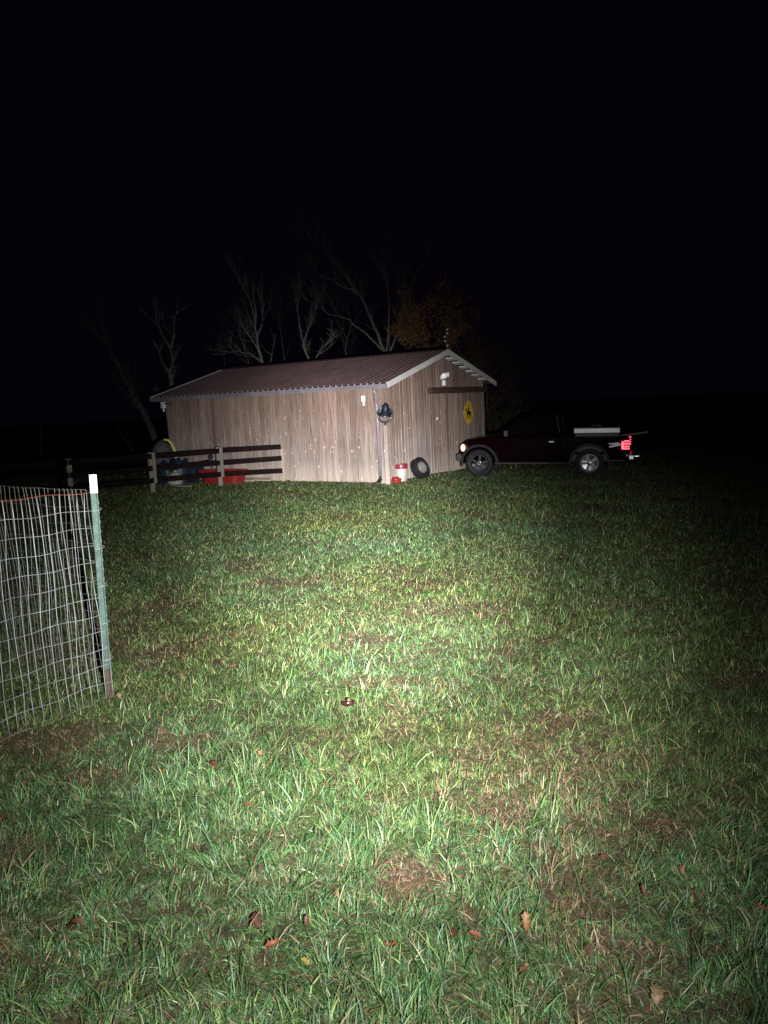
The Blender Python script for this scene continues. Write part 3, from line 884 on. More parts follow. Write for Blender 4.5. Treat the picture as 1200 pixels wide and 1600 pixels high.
# white zigzag print seen on that bag
bs = [o for o in bpy.data.objects if o.name == 'blue_sack'][0]
mb = MB()
zz = [(-0.17, 0.56), (-0.12, 0.46), (-0.085, 0.53), (-0.05, 0.46), (0.0, 0.56), (0.04, 0.46), (0.09, 0.56)]
for a, b in zip(zz[:-1], zz[1:]):
    mb.tube([(a[0], -0.188, a[1]), (b[0], -0.188, b[1])], 0.009, 5)
mb.build('print', M['white_plastic'], bs)
# grey covered mound and yellow foam tube at the far corner
cpt = BARN @ Vector((-BL - 0.25, -0.75, 0))
mp_ = at(253, 745)
P = pt(252, 690, cpt.y)
o = empty('covered_mound', loc=(P.x, P.y, float(gz(P.x, P.y))))
tag(o, 'grey rounded cover standing at the far left corner of the barn', 'cover')
mb = MB()
n, m_ = 28, 10
rnd = random.Random(5)
H = P.z - o.location.z + 0.06
vs, fs = [], []
for j in range(m_):
    t = j / (m_ - 1)
    r = 0.30 * (1.0 if t < 0.55 else math.sqrt(max(0.0, 1 - ((t - 0.55) / 0.45) ** 2))) + 0.03 * (1 - t)
    for k in range(n):
        a = 2 * math.pi * k / n
        rr = r * (1 + 0.05 * math.sin(a * 7 + t * 2) * (1 - t) + rnd.uniform(-0.015, 0.015))
        vs.append((rr * math.cos(a), rr * math.sin(a) * 0.9, H * t))
for j in range(m_ - 1):
    fs += [(j * n + k, j * n + (k + 1) % n, (j + 1) * n + (k + 1) % n, (j + 1) * n + k) for k in range(n)]
mb.add(vs, fs)
mb.build('cover', M['grey_cloth'], o, smooth=True)
mb = MB(); mb.lathe([(0.325, 0), (0.345, 0.012), (0.345, 0.035), (0.325, 0.045)], 28, Matrix.Translation((0, 0, 0.30)) @ Matrix.Diagonal((1, 0.9, 1, 1))); mb.build('tie_cord', M['black_plastic'], o)
hose_pts = [pt(257, 687, cpt.y - 0.1), pt(263, 688, cpt.y - 0.1), pt(268, 693, cpt.y - 0.1), pt(272, 701, cpt.y - 0.1), pt(275, 716, cpt.y - 0.1), pt(276, 741, cpt.y - 0.1)]
base = Vector((hose_pts[-1].x, hose_pts[-1].y, float(gz(hose_pts[-1].x, hose_pts[-1].y))))
o = empty('foam_tube', loc=base)
tag(o, 'bent yellow foam tube arching out beside the grey cover', 'foam tube')
hp = [q - base for q in hose_pts]
hp[-1].z = 0.0
mb = MB(); mb.tube(hp, 0.035, 10); mb.build('tube', M['yellow_foam'], o, smooth=True)
mb = MB(); mb.tube([hp[0] + Vector((-0.012, 0, 0)), hp[0] + Vector((0.012, 0, 0.0))], 0.037, 10); mb.build('end_ring', M['yellow_foam'], o, smooth=True)
# loose boards on the ground against the wall
for k, (px, off, ln, rot, label) in enumerate(((398, 0.20, 1.15, 0.02, 'longest pale loose board on the ground along the barn wall'),
                                               (380, 0.42, 0.75, 0.10, 'short pale loose board on the ground in front of the longer one'),
                                               (284, 1.9, 0.55, -0.06, 'short grey board lying in the grass by the double fence post'))):
    P, _ = behind(px, off)
    mb = MB(); mb.box(-ln / 2, ln / 2, -0.07, 0.07, 0.012, 0.052)
    o = mb.build('loose_board', M['pale_wood'] if k < 2 else M['post_wood'], bevel=0.004)
    o.matrix_world = Matrix.Translation(P + Vector((0, 0, 0.02))) @ Matrix.Rotation(-BYAW + rot, 4, 'Z') @ Matrix.Rotation(0.25 if k < 2 else 0, 4, 'X')
    tag(o, label, 'board', 'loose boards on the ground')

# ------------------------------------------------------------------ pickup truck
F_, R_ = at(750, 744), at(921, 745)
axis = F_ - R_; axis.z = 0
WB = axis.length
axis.normalize()
trot = math.atan2(axis.y, axis.x)
truck = empty('pickup_truck', loc=(R_.x, R_.y, float(gz(R_.x, R_.y)) + 0.0), rz=trot)
tag(truck, 'dark maroon pickup truck parked nose to the barn with lamps throwing back the flashlight', 'truck')
slope = (float(gz(F_.x, F_.y)) - float(gz(R_.x, R_.y))) / WB
truck.rotation_euler = (0, -math.atan(slope), trot)
print('truck wheelbase', WB, 'rot', math.degrees(trot))

def make_truck():
    # local: x forward from the rear axle, +y the visible (left) flank; near side wheels stand at y = 0
    W = 1.74                       # body lies from y = +0.06 (near flank) to y = -W+0.06
    ys = 0.06
    yn, yf = ys, ys - W
    # +y must face the camera
    toward = (truck.matrix_world.to_3x3() @ Vector((0, 1, 0))).dot(-Vector(truck.location))
    s = 1.0 if toward > 0 else -1.0
    def Y(v):
        return s * v
    def prism(poly, a, b, mb=None):
        mb = mb or MB()
        mb.prism(poly, 'y', Y(a), Y(b))
        return mb
    front = WB + 0.53
    tail = -0.90
    wr = 0.345
    def arch(cx, r, a0=180, a1=0, n=9, z=0.34):
        return [(cx + r * math.cos(math.radians(a0 + (a1 - a0) * k / n)), z + r * math.sin(math.radians(a0 + (a1 - a0) * k / n))) for k in range(n + 1)]
    cab0, cowl = 0.72, WB - 0.42
    # nose: fenders with the wheel arch and rounded front
    nose = [(cowl, 0.36)] + arch(WB, 0.43) + [(front - 0.16, 0.36), (front - 0.02, 0.42), (front, 0.60), (front - 0.03, 0.80), (front - 0.16, 0.92), (front - 0.5, 0.985), (cowl, 1.03)]
    mb = prism(nose, yn, yn - 0.22); mb.build('front_fender', M['paint'], truck, bevel=0.02)
    mb = prism(nose, yf, yf + 0.22); mb.build('front_fender', M['paint'], truck, bevel=0.02)
    hood = [(cowl, 0.62), (front - 0.05, 0.55), (front - 0.03, 0.79), (front - 0.14, 0.93), (front - 0.5, 1.005), (cowl, 1.05)]
    prism(hood, yn - 0.222, yf + 0.222).build('hood', M['paint'], truck, bevel=0.02)
    prism([(front - 0.02, 0.62), (front + 0.012, 0.62), (front + 0.004, 0.80), (front - 0.03, 0.80)], yn - 0.30, yf + 0.30).build('grille', M['black_plastic'], truck)
    prism([(front - 0.10, 0.38), (front + 0.07, 0.40), (front + 0.09, 0.48), (front + 0.08, 0.58), (front - 0.04, 0.60)], yn + 0.01, yf - 0.01).build('front_bumper', M['black_plastic'], truck, bevel=0.015)
    # cab: lower shell, pillars, roof, panes
    prism([(cab0, 0.36), (cowl - 0.004, 0.36), (cowl - 0.004, 1.03), (cab0, 1.03)], yn - 0.004, yf + 0.004).build('cab_body', M['paint'], truck, bevel=0.012)
    zt, zb = 1.56, 1.032
    ax0, ax1 = cab0 + 0.02, cowl - 0.02          # at the belt
    tx0, tx1 = cab0 + 0.12, cowl - 0.72          # at the roof
    ti = 0.14
    g = MB()
    b = [(ax0, yn - 0.02), (ax1, yn - 0.02), (ax1, yf + 0.02), (ax0, yf + 0.02)]
    t = [(tx0, yn - ti), (tx1, yn - ti), (tx1, yf + ti), (tx0, yf + ti)]
    g.add([(x, Y(y), zb) for x, y in b] + [(x, Y(y), zt) for x, y in t], ((0, 1, 5, 4), (1, 2, 6, 5), (2, 3, 7, 6), (3, 0, 4, 7), (4, 5, 6, 7), (0, 3, 2, 1)))
    g.build('cab_top', M['paint'], truck, bevel=0.03)
    def pane(name, i, j, m0, m1, lo, hi, out, mat='glass', parent=None, frame=None):
        """a pane on the cab face between bottom corners i and j, inset by fractions"""
        B0, B1 = Vector((b[i][0], Y(b[i][1]), zb)), Vector((b[j][0], Y(b[j][1]), zb))
        T0, T1 = Vector((t[i][0], Y(t[i][1]), zt)), Vector((t[j][0], Y(t[j][1]), zt))
        def at2(u, v):
            return (B0.lerp(B1, u)).lerp(T0.lerp(T1, u), v)
        n = (B1 - B0).cross(T0 - B0).normalized()
        c = (B0 + B1 + T0 + T1) / 4
        mid = Vector(((ax0 + ax1) / 2, Y((yn + yf) / 2), 1.25))
        if n.dot(c - mid) < 0:
            n = -n
        q = [at2(m0, lo), at2(m1, lo), at2(m1, hi), at2(m0, hi)]
        mb = MB(); mb.add([p + n * 0.002 for p in q] + [p + n * out for p in q], ((0, 1, 2, 3), (4, 5, 6, 7), (0, 1, 5, 4), (1, 2, 6, 5), (2, 3, 7, 6), (3, 0, 4, 7)))
        o = mb.build(name, M[mat], truck)
        if frame:
            fm = MB()
            ring = [p + n * (out + 0.006) for p in q]
            fm.tube(ring + [ring[0]], 0.013, 6)
            fm.build('window_frame', M[frame], o)
        return o
    pane('side_window', 0, 1, 0.08, 0.90, 0.10, 0.88, 0.006)
    pane('side_window', 3, 2, 0.08, 0.90, 0.10, 0.88, 0.006)
    pane('windshield', 1, 2, 0.06, 0.94, 0.06, 0.92, 0.006)
    pane('rear_window', 3, 0, 0.10, 0.90, 0.14, 0.86, 0.006, frame='rim')
    # door with handle
    d = prism([(cab0 + 0.10, 0.42), (cowl - 0.10, 0.42), (cowl - 0.06, 1.01), (cab0 + 0.06, 1.01)], yn - 0.002, yn + 0.010).build('door', M['paint'], truck, bevel=0.006)
    mb = MB(); mb.box(cab0 + 0.13, cab0 + 0.26, Y(yn + 0.012) if s > 0 else Y(yn + 0.035), Y(yn + 0.035) if s > 0 else Y(yn + 0.012), 0.86, 0.90); mb.build('door_handle', M['chrome'], d, bevel=0.008)
    d = prism([(cab0 + 0.10, 0.42), (cowl - 0.10, 0.42), (cowl - 0.06, 1.01), (cab0 + 0.06, 1.01)], yf + 0.002, yf - 0.010).build('door', M['paint'], truck, bevel=0.006)
    for yy, sg_ in ((yn, 1), (yf, -1)):
        mb = MB()
        c = Vector((cowl - 0.30, Y(yy + sg_ * 0.12), 1.10))
        mb.box(c.x - 0.05, c.x + 0.05, c.y - 0.085, c.y + 0.085, c.z - 0.07, c.z + 0.08)
        mb.tube([(cowl - 0.25, Y(yy - sg_ * 0.02), 1.03), (cowl - 0.28, Y(yy + sg_ * 0.06), 1.05)], 0.02, 6)
        mb.build('side_mirror', M['black_plastic'], truck, bevel=0.02)
    # rocker step
    prism([(0.60, 0.33), (cowl + 0.02, 0.33), (cowl + 0.02, 0.37), (0.60, 0.37)], yn + 0.06, yn - 0.05).build('step_bar', M['black_plastic'], truck, bevel=0.01)
    prism([(0.46, 0.345), (0.98, 0.345), (0.98, 0.368), (0.46, 0.368)], yn + 0.064, yn + 0.062).build('step_trim', M['flare'], truck)
    # frame
    MB().box(tail + 0.1, front - 0.3, *sorted((Y(yn - 0.45), Y(yf + 0.45))), 0.36, 0.52).build('chassis', M['black_plastic'], truck)
    # bed: sides with arches, floor, head board, tailgate
    bside = [(tail, 0.46), (tail + 0.05, 0.42), (-0.44, 0.42)] + arch(0.0, 0.43) + [(0.46, 0.38), (cab0 - 0.025, 0.38), (cab0 - 0.025, 1.0), (tail + 0.02, 1.0), (tail, 0.97)]
    bs_ = prism(bside, yn, yn - 0.07).build('bed_side', M['paint'], truck, bevel=0.012)
    prism(bside, yf, yf + 0.07).build('bed_side', M['paint'], truck, bevel=0.012)
    prism([(tail + 0.03, 0.62), (cab0 - 0.03, 0.62), (cab0 - 0.03, 0.66), (tail + 0.03, 0.66)], yn - 0.072, yf + 0.072).build('bed_floor', M['black_plastic'], truck)
    prism([(cab0 - 0.08, 0.66), (cab0 - 0.03, 0.66), (cab0 - 0.03, 1.0), (cab0 - 0.08, 1.0)], yn - 0.072, yf + 0.072).build('bed_headboard', M['paint'], truck)
    tg = prism([(tail - 0.005, 0.56), (tail + 0.05, 0.56), (tail + 0.05, 0.995), (tail - 0.005, 0.995)], yn - 0.10, yf + 0.10).build('tailgate', M['paint'], truck, bevel=0.012)
    mb = MB(); mb.box(tail - 0.02, tail - 0.006, *sorted((Y((yn + yf) / 2 - 0.1), Y((yn + yf) / 2 + 0.1))), 0.84, 0.90); mb.build('tailgate_handle', M['black_plastic'], tg)
    prism([(tail - 0.14, 0.42), (tail - 0.01, 0.42), (tail - 0.01, 0.54), (tail - 0.14, 0.54)], yn - 0.04, yf + 0.04).build('rear_bumper', M['chrome'], truck, bevel=0.02)
    mb = MB(); mb.tube([(tail - 0.05, Y((yn + yf) / 2), 0.44), (tail - 0.24, Y((yn + yf) / 2), 0.44), (tail - 0.24, Y((yn + yf) / 2), 0.50)], 0.025, 8); mb.build('tow_hitch', M['chrome'], truck)
    mb = MB(); mb.lathe([(0.0, 0.012), (0.022, 0.01), (0.026, 0.0)], 12, Matrix.Translation((tail + 0.02, Y(yn + 0.002), 0.53)) @ Matrix.Rotation(-s * math.pi / 2, 4, 'X')); mb.build('side_reflector', M['white_plastic'], truck)
    # slanted silver stripes painting a reflection onto the bed side
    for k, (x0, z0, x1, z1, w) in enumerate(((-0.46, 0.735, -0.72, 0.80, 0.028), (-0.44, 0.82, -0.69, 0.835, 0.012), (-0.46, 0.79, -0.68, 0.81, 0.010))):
        prism([(x0, z0 - w / 2), (x1, z1 - w), (x1, z1 + w), (x0, z0 + w / 2)], yn + 0.002, yn + 0.005).build('glint_stripe', M['silver'], bs_)
    # fender flares
    for cx in (WB, 0.0):
        for yy, sg_ in ((yn, 1), (yf, -1)):
            outer = arch(cx, 0.50, 188, -8, 12)
            inner = arch(cx, 0.425, -8, 188, 12)
            prism(outer + inner, yy + sg_ * 0.045, yy - sg_ * 0.01).build('fender_flare', M['flare'], truck, bevel=0.012)
    # wheels
    tyre_me = None
    for cx in (WB, 0.0):
        for yy, sg_ in ((yn - 0.06, 1), (yf + 0.06, -1)):
            wo = bpy.data.objects.new('wheel', None); col.objects.link(wo); wo.parent = truck
            wo.location = (cx, Y(yy), wr)
            wo.rotation_euler = (-sg_ * s * math.pi / 2, 0.3 * cx, 0)
            if tyre_me is None:
                mb = tyre_mesh(wr, 0.235, 0.215, 36); add_lugs(mb, wr, 0.235, 32)
                o = mb.build('tyre', M['rubber'], wo)
                tyre_me = o.data
                mb = MB()
                mb.lathe([(0.218, 0.085), (0.222, 0.10), (0.205, 0.10), (0.195, 0.06), (0.19, -0.02), (0.05, -0.03)], 36)
                mb.lathe([(0.0, 0.085), (0.05, 0.082), (0.06, 0.06), (0.06, 0.0)], 20)
                for k in range(5):
                    a = 2 * math.pi * k / 5
                    T = Matrix.Rotation(a, 4, 'Z')
                    mb.box(0.045, 0.202, -0.033, 0.033, 0.035, 0.072, T=T)
                    mb.lathe([(0.0, 0.088), (0.010, 0.086), (0.011, 0.07)], 8, Matrix.Rotation(a + 0.6, 4, 'Z') @ Matrix.Translation((0.038, 0, 0)))
                rim_o = mb.build('rim', M['rim'], wo)
                rim_me = rim_o.data
            else:
                for nm, me in (('tyre', tyre_me), ('rim', rim_me)):
                    o = bpy.data.objects.new(nm, me); col.objects.link(o); o.parent = wo
    # lamps
    for yy, sg_ in ((yn, 1), (yf, -1)):
        T = Matrix.Translation((front - 0.115, Y(yy + sg_ * 0.002), 0.745)) @ Matrix.Rotation(-sg_ * s * math.pi / 2, 4, 'X') @ Matrix.Diagonal((1.25, 1.3, 1, 1))
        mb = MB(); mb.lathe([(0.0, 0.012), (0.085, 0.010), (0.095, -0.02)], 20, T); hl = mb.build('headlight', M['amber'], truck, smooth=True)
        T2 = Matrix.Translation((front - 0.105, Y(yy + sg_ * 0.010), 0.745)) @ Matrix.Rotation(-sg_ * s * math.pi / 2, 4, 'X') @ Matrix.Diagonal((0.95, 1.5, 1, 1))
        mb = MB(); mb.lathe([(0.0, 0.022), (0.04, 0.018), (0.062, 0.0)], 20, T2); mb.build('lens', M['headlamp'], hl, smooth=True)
        # tail lamp wraps the corner; four bars glow for the flashlight's reflection
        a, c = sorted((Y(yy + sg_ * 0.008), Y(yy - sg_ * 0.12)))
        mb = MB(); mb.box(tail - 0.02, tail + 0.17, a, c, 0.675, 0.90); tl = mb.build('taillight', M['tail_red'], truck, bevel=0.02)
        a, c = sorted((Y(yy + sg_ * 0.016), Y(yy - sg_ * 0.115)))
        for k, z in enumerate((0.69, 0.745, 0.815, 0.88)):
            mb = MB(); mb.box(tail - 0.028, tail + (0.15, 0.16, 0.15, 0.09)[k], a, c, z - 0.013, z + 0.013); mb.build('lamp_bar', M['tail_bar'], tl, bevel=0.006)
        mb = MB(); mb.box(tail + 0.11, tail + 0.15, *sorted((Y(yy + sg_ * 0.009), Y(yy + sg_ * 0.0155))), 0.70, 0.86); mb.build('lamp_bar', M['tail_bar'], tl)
    # mud flaps
    for cx in (-0.455,):
        for yy in (yn - 0.02, yf + 0.22):
            MB().box(cx - 0.012, cx, *sorted((Y(yy), Y(yy - 0.20))), 0.16, 0.48).build('mud_flap', M['black_plastic'], truck)
    return s, yn, yf, tail, cab0
ts, tyn, tyf, ttail, tcab0 = make_truck()

# load in the truck bed
TM = Matrix.Translation(truck.location) @ truck.rotation_euler.to_matrix().to_4x4()
bx = empty('tool_box', TM @ Matrix.Translation((-0.16, ts * (tyn - 0.22), 0.69)))
tag(bx, 'long silver-lidded box lying along the truck bed side', 'box')
MB().box(-0.52, 0.52, -0.14, 0.14, -0.03, 0.385).build('box_body', M['black_plastic'], bx, bevel=0.01)
mb = MB(); mb.prism([(-0.155, 0.39), (0.155, 0.39), (0.155, 0.50), (0.12, 0.515), (-0.12, 0.515), (-0.155, 0.50)], 'x', -0.54, 0.54); mb.build('lid', M['silver'], bx, bevel=0.006)
mb = MB(); mb.tube([(-0.12, 0, 0.517), (-0.08, 0, 0.56), (0.08, 0, 0.57), (0.14, 0, 0.517)], 0.02, 8); mb.build('handle', M['black_plastic'], bx)
pk = empty('plank', TM @ Matrix.Translation((-0.45, ts * (tyn - 0.35), 0.95)) @ Matrix.Rotation(math.radians(-8), 4, 'Y').inverted())
tag(pk, 'pale plank sticking out over the truck tailgate', 'plank')
mb = MB(); mb.box(-0.90, 0.1, -0.07, 0.07, -0.02, 0.02, T=Matrix.Rotation(0, 4, 'X')); mb.build('board', M['post_wood'], pk, bevel=0.004)
MB().box(-0.90, -0.86, -0.075, 0.075, -0.026, 0.026).build('end_cleat', M['post_wood'], pk)

# ------------------------------------------------------------------ wire pen: T-post and two runs of welded wire
pb = at(174, 1088)
pb.z = float(gz(pb.x, pb.y))
post = empty('steel_post', loc=pb)
tag(post, 'green steel T-post with white tip at the wire pen corner', 'post')
PH = 1.315
lean = Matrix.Rotation(0.030, 4, 'Y') @ Matrix.Rotation(math.pi - 0.95, 4, 'Z')
def tpost_section(z0, z1, name, mat, grow=0.0):
    f, t = 0.019 + grow, 0.0028 + grow
    poly = [(-f, -t), (f, -t), (f, t), (t, t), (t, 0.032 + grow), (-t, 0.032 + grow), (-t, t), (-f, t)]
    MB().prism(poly, 'z', z0, z1, T=lean).build(name, mat, post)
tpost_section(-0.25, 0.17, 'rusty_foot', M['post_rust'])
tpost_section(0.1705, PH - 0.105, 'shaft', M['post_green'])
tpost_section(PH - 0.1045, PH, 'white_tip', M['post_white'], 0.0004)
for k in range(20):
    z = 0.10 + k * 0.055
    MB().box(-0.007, 0.007, -0.009, -0.0032, z, z + 0.016, T=lean).build('stud', M['post_green'] if z > 0.17 else M['post_rust'], post)

for k in range(5):
    z = 0.22 + k * 0.22
    mb = MB()
    mb.tube([lean @ Vector((0.021 * math.cos(t), 0.006 + 0.030 * math.sin(t), z + 0.004 * t)) for t in [i * math.pi / 5 for i in range(11)]], 0.0014, 5)
    mb.build('wire_clip', M['wire'], post, smooth=True)

def curve_pts(P0, P1, bow, n=48):
    d = P1 - P0
    nn = Vector((-d.y, d.x, 0)).normalized()
    L = d.length
    pts = [P0 + d * (i / n) + nn * bow * math.sin(math.pi * i / n) for i in range(n + 1)]
    return pts
def wire_panel(name, label, P0, P1, top0, top1, bow, mat, seed, spacing, over=0.0, sag=0.0, rust_top=False):
    """welded wire from P0 (at the post) to P1: uprights and line wires, each a wire of its own"""
    rnd = random.Random(seed)
    th = empty(name, loc=(P0.x, P0.y, P0.z))
    tag(th, label, 'wire fence', 'runs of welded wire at the pen')
    pts = curve_pts(P0, P1, bow)
    cum = [0.0]
    for a, b in zip(pts[:-1], pts[1:]):
        cum.append(cum[-1] + (b - a).length)
    tot = cum[-1]
    def along(s):
        if s < 0:
            d = (pts[1] - pts[0]).normalized()
            return pts[0] + d * s
        for i in range(len(pts) - 1):
            if cum[i + 1] >= s:
                return pts[i].lerp(pts[i + 1], (s - cum[i]) / (cum[i + 1] - cum[i]))
        return pts[-1]
    def warp(s, z):
        """slack in the sheet"""
        return 0.010 * math.sin(s * 5.1 + z * 3.0 + seed) + 0.007 * math.sin(s * 11.7 - z * 7.0 + seed * 2)
    d = (P1 - P0).normalized()
    nn = Vector((-d.y, d.x, 0))
    O = th.location
    def P(s, z):
        q = along(s)
        f = s / tot
        tz = top0 + (top1 - top0) * f - sag * math.sin(math.pi * min(1, max(0, f)) )
        g = float(gz(q.x, q.y))
        zz = g + 0.0 + z * tz
        return q.xyz - Vector((0, 0, q.z)) + Vector((0, 0, zz)) + nn * warp(s, z * 1.2) - O
    n = int((tot + over) / spacing)
    for i in range(n + 1):
        s = -over + i * spacing + rnd.uniform(-0.006, 0.006)
        ph, am = rnd.uniform(0, 6.28), rnd.uniform(0.001, 0.004)
        ph2 = rnd.uniform(0, 6.28)
        path = []
        for k in range(15):
            z = k / 14 * 1.0
            path.append(P(s + am * math.sin(ph + k * 1.3) + 0.007 * math.sin(ph2 + k * 0.45), z) + Vector((0, 0, -0.02 if k == 0 else 0)))
        if mat == 'wire_old':
            path.append(path[-1] + Vector((rnd.uniform(-0.012, -0.004), 0, 0.004)))
        mb = MB(); mb.tube(path, 0.0017 if mat == 'wire' else 0.0014, 5)
        mb.build('upright_wire', M[mat], th, smooth=True)
    rows = 12
    for r in range(rows + 1):
        z = r / rows
        path = []
        m_ = 36
        ph = rnd.uniform(0, 6.28)
        for k in range(m_ + 1):
            s = -over + (tot + over) * k / m_
            path.append(P(s, z + 0.004 * math.sin(ph + k * 0.7)) + nn * 0.002)
        mb = MB(); mb.tube(path, 0.0014 if mat == 'wire' else 0.0011, 5)
        mb.build('line_wire', M['wire_rust'] if (rust_top and r == rows) else M[mat], th, smooth=True)
    return th
c0 = pb.copy()
l0 = at(15, 1156)
dfr = (l0 - c0); dfr.z = 0
front_end = c0 + dfr.normalized() * 1.5
wire_panel('wire_mesh', 'bright nearer run of welded wire from the green post to the left edge', c0 + Vector((0.0, -0.02, 0)), front_end, 1.215, 1.235, -0.02, 'wire', 2, 0.0508, over=0.03, rust_top=True)
b1 = at(0, 755, z=1.19)
dbk = Vector((b1.x - c0.x, b1.y - c0.y, 0))
back_end = c0 + dbk.normalized() * 1.9
wire_panel('wire_mesh', 'duller farther run of welded wire slanting away behind the bright one', c0 + Vector((-0.02, 0.03, 0)), back_end, 1.225, 1.245, 0.05, 'wire_old', 5, 0.0508)

# ------------------------------------------------------------------ trees behind the barn
def limb(mb, path, r0, r1, n=7):
    m = len(path)
    mb.tube(path, [r0 + (r1 - r0) * i / (m - 1) for i in range(m)], n)
def smooth_path(pts, rnd, jit, sub=3):
    out = []
    for i in range(len(pts) - 1):
        a, b = pts[i], pts[i + 1]
        for k in range(sub):
            t = k / sub
            out.append(a.lerp(b, t) + Vector((rnd.uniform(-jit, jit), rnd.uniform(-jit, jit), rnd.uniform(-jit, jit))) * (1 if out else 0))
    out.append(pts[-1])
    return out
def twigs(mb, path, r, rnd, level, count, length, spread, up=0.75, sides=4, tips=None):
    """child branches leaving a limb, each with its own twigs"""
    m = len(path)
    for _ in range(count):
        i = rnd.randint(max(1, int(m * 0.25)), m - 1)
        p = path[i]
        d = (path[i] - path[i - 1]).normalized()
        q = Vector((rnd.gauss(0, 1), rnd.gauss(0, 1), rnd.gauss(0, 0.7) + up)).normalized()
        d = (d * (1 - spread) + q * spread).normalized()
        L = length * rnd.uniform(0.45, 1.1) * (1 - 0.4 * i / m)
        k = 6 if level > 0 else 3
        pp = [p.copy()]
        for j in range(k):
            d = (d + Vector((rnd.gauss(0, 0.085), rnd.gauss(0, 0.085), rnd.gauss(0, 0.08) + 0.07))).normalized()
            pp.append(pp[-1] + d * L / k)
        rr = max(0.004, r * rnd.uniform(0.35, 0.6))
        mb.tube(pp, [rr + (0.003 - rr) * j / k for j in range(k + 1)], sides if level > 0 else 3, cap=False)
        if tips is not None:
            tips.append((pp, level))
        if level > 0:
            twigs(mb, pp, rr, rnd, level - 1, max(5, int(count * 0.75)), L * 0.55, min(0.8, spread + 0.1), up, sides, tips)

def tree(name, label, Y, stems, r0, mat, seed, side=7, levels=2, twig_len=1.8, spread=0.5, group='trees behind the barn', depth=0.6):
    """stems: lists of picture points; the first one is the trunk, its foot runs down to the ground"""
    Y, r0, twig_len, depth = Y * 1.6, r0 * 0.82, twig_len * 1.5, depth * 2
    rnd = random.Random(seed)
    p0 = pt(*stems[0][0], Y)
    g = float(gz(p0.x, Y))
    root = empty(name, loc=(p0.x, Y, g))
    tag(root, label, 'tree', group)
    O = root.location
    paths = []
    for i, st in enumerate(stems):
        dy = 0 if i == 0 else rnd.uniform(-1, 1) * depth
        pts = []
        for k, q in enumerate(st):
            v = pt(q[0], q[1], Y + dy * k / max(1, len(st) - 1)) - O
            pts.append(v)
        if i == 0:
            low = pts[0]
            drift = (pts[0] - pts[1]).normalized()
            foot = Vector((low.x + drift.x * low.z * 0.5, 0, -0.2))
            pts = [foot, foot.lerp(low, 0.5)] + pts
        paths.append(smooth_path(pts, rnd, 0.035 + r0 * 0.10))
    tk = MB()
    cr = MB()
    for i, p in enumerate(paths):
        if i == 0:
            limb(tk, p, r0 * 1.2, r0 * 0.25, 9)
        else:
            limb(cr, p, r0 * 0.48, r0 * 0.08, 6)
    tk.build('trunk', M[mat], root, smooth=True)
    tips = []
    for i, p in enumerate(paths):
        twigs(cr, p, r0 * (0.5 if i == 0 else 0.4), rnd, levels, side if i == 0 else max(3, side - 2), twig_len * (1.2 if i == 0 else 1), spread, tips=tips)
    cr.build('crown', M[mat], root, smooth=True)
    return root, tips

tree('bare_tree', 'pale forked bare tree rising behind the left half of the barn roof', 25.5,
     [[(412, 575), (405, 548), (400, 515), (398, 480), (396, 455)], [(404, 548), (393, 530), (384, 517), (377, 507)], [(402, 525), (410, 500), (412, 478), (409, 458)],
      [(400, 500), (390, 470), (375, 440), (362, 420)], [(410, 565), (392, 553), (372, 549), (352, 552)]], 0.13, 'bark_pale', 21, side=8, twig_len=1.5)
tree('bare_tree', 'tall leaning bare tree behind the middle of the barn roof', 27.0,
     [[(612, 580), (600, 548), (585, 510), (572, 480), (558, 456)], [(558, 456), (540, 430), (520, 405), (505, 392), (488, 374)], [(558, 456), (535, 447), (510, 434), (490, 424)],
      [(598, 548), (570, 520), (545, 500), (515, 490), (483, 472)], [(606, 560), (620, 520), (632, 470), (650, 430), (668, 405)], [(603, 555), (608, 500), (605, 450), (600, 410)]], 0.17, 'bark_mid', 22, side=9, twig_len=2.1)
tree('bare_tree', 'slim twin-stemmed bare tree behind the roof between two larger trees', 25.0,
     [[(487, 575), (478, 552), (471, 525), (468, 500), (462, 470)], [(487, 570), (500, 548), (515, 533), (535, 520)], [(474, 535), (485, 510), (490, 490)]], 0.075, 'bark_pale', 23, side=7, twig_len=1.4)
tree('bare_tree', 'grey crooked bare tree just beyond the left end of the barn roof', 26.5,
     [[(272, 640), (268, 602), (264, 580), (270, 560), (267, 545)], [(267, 545), (256, 527), (245, 504), (243, 485)], [(268, 545), (272, 525), (271, 505), (276, 490)], [(264, 580), (252, 566), (250, 550), (240, 530)]], 0.22, 'bark_pale', 24, side=6, twig_len=1.2)
tree('bare_tree', 'dim bare tree leaning far left beside the barn', 24.0,
     [[(244, 690), (228, 650), (212, 622), (196, 594), (180, 560), (168, 535)], [(168, 535), (160, 510), (158, 490)], [(168, 535), (152, 522), (140, 505)], [(222, 640), (206, 628), (200, 605)]], 0.24, 'bark', 25, side=6, twig_len=1.6)
tree('bare_tree', 'thin bare sapling leaning left of the grey cover', 23.0,
     [[(205, 700), (195, 685), (184, 670), (176, 658)], [(203, 695), (198, 670), (192, 655)]], 0.05, 'bark_dark', 26, side=5, twig_len=0.9, levels=1)
tree('bare_tree', 'lone dark trunk far left beyond the rail fence', 26.0,
     [[(64, 705), (64, 680), (63, 640), (66, 600), (60, 560)], [(64, 650), (56, 620), (50, 590)]], 0.10, 'bark_dark', 27, side=6, twig_len=1.5, levels=1)
tree('bare_tree', 'slender bare tree behind the roof right of the leaning one', 29.0,
     [[(640, 580), (636, 540), (640, 500), (634, 455), (640, 415)], [(636, 520), (650, 490), (660, 450)], [(638, 540), (622, 500), (616, 465)]], 0.09, 'bark_dark', 28, side=7, twig_len=1.8)
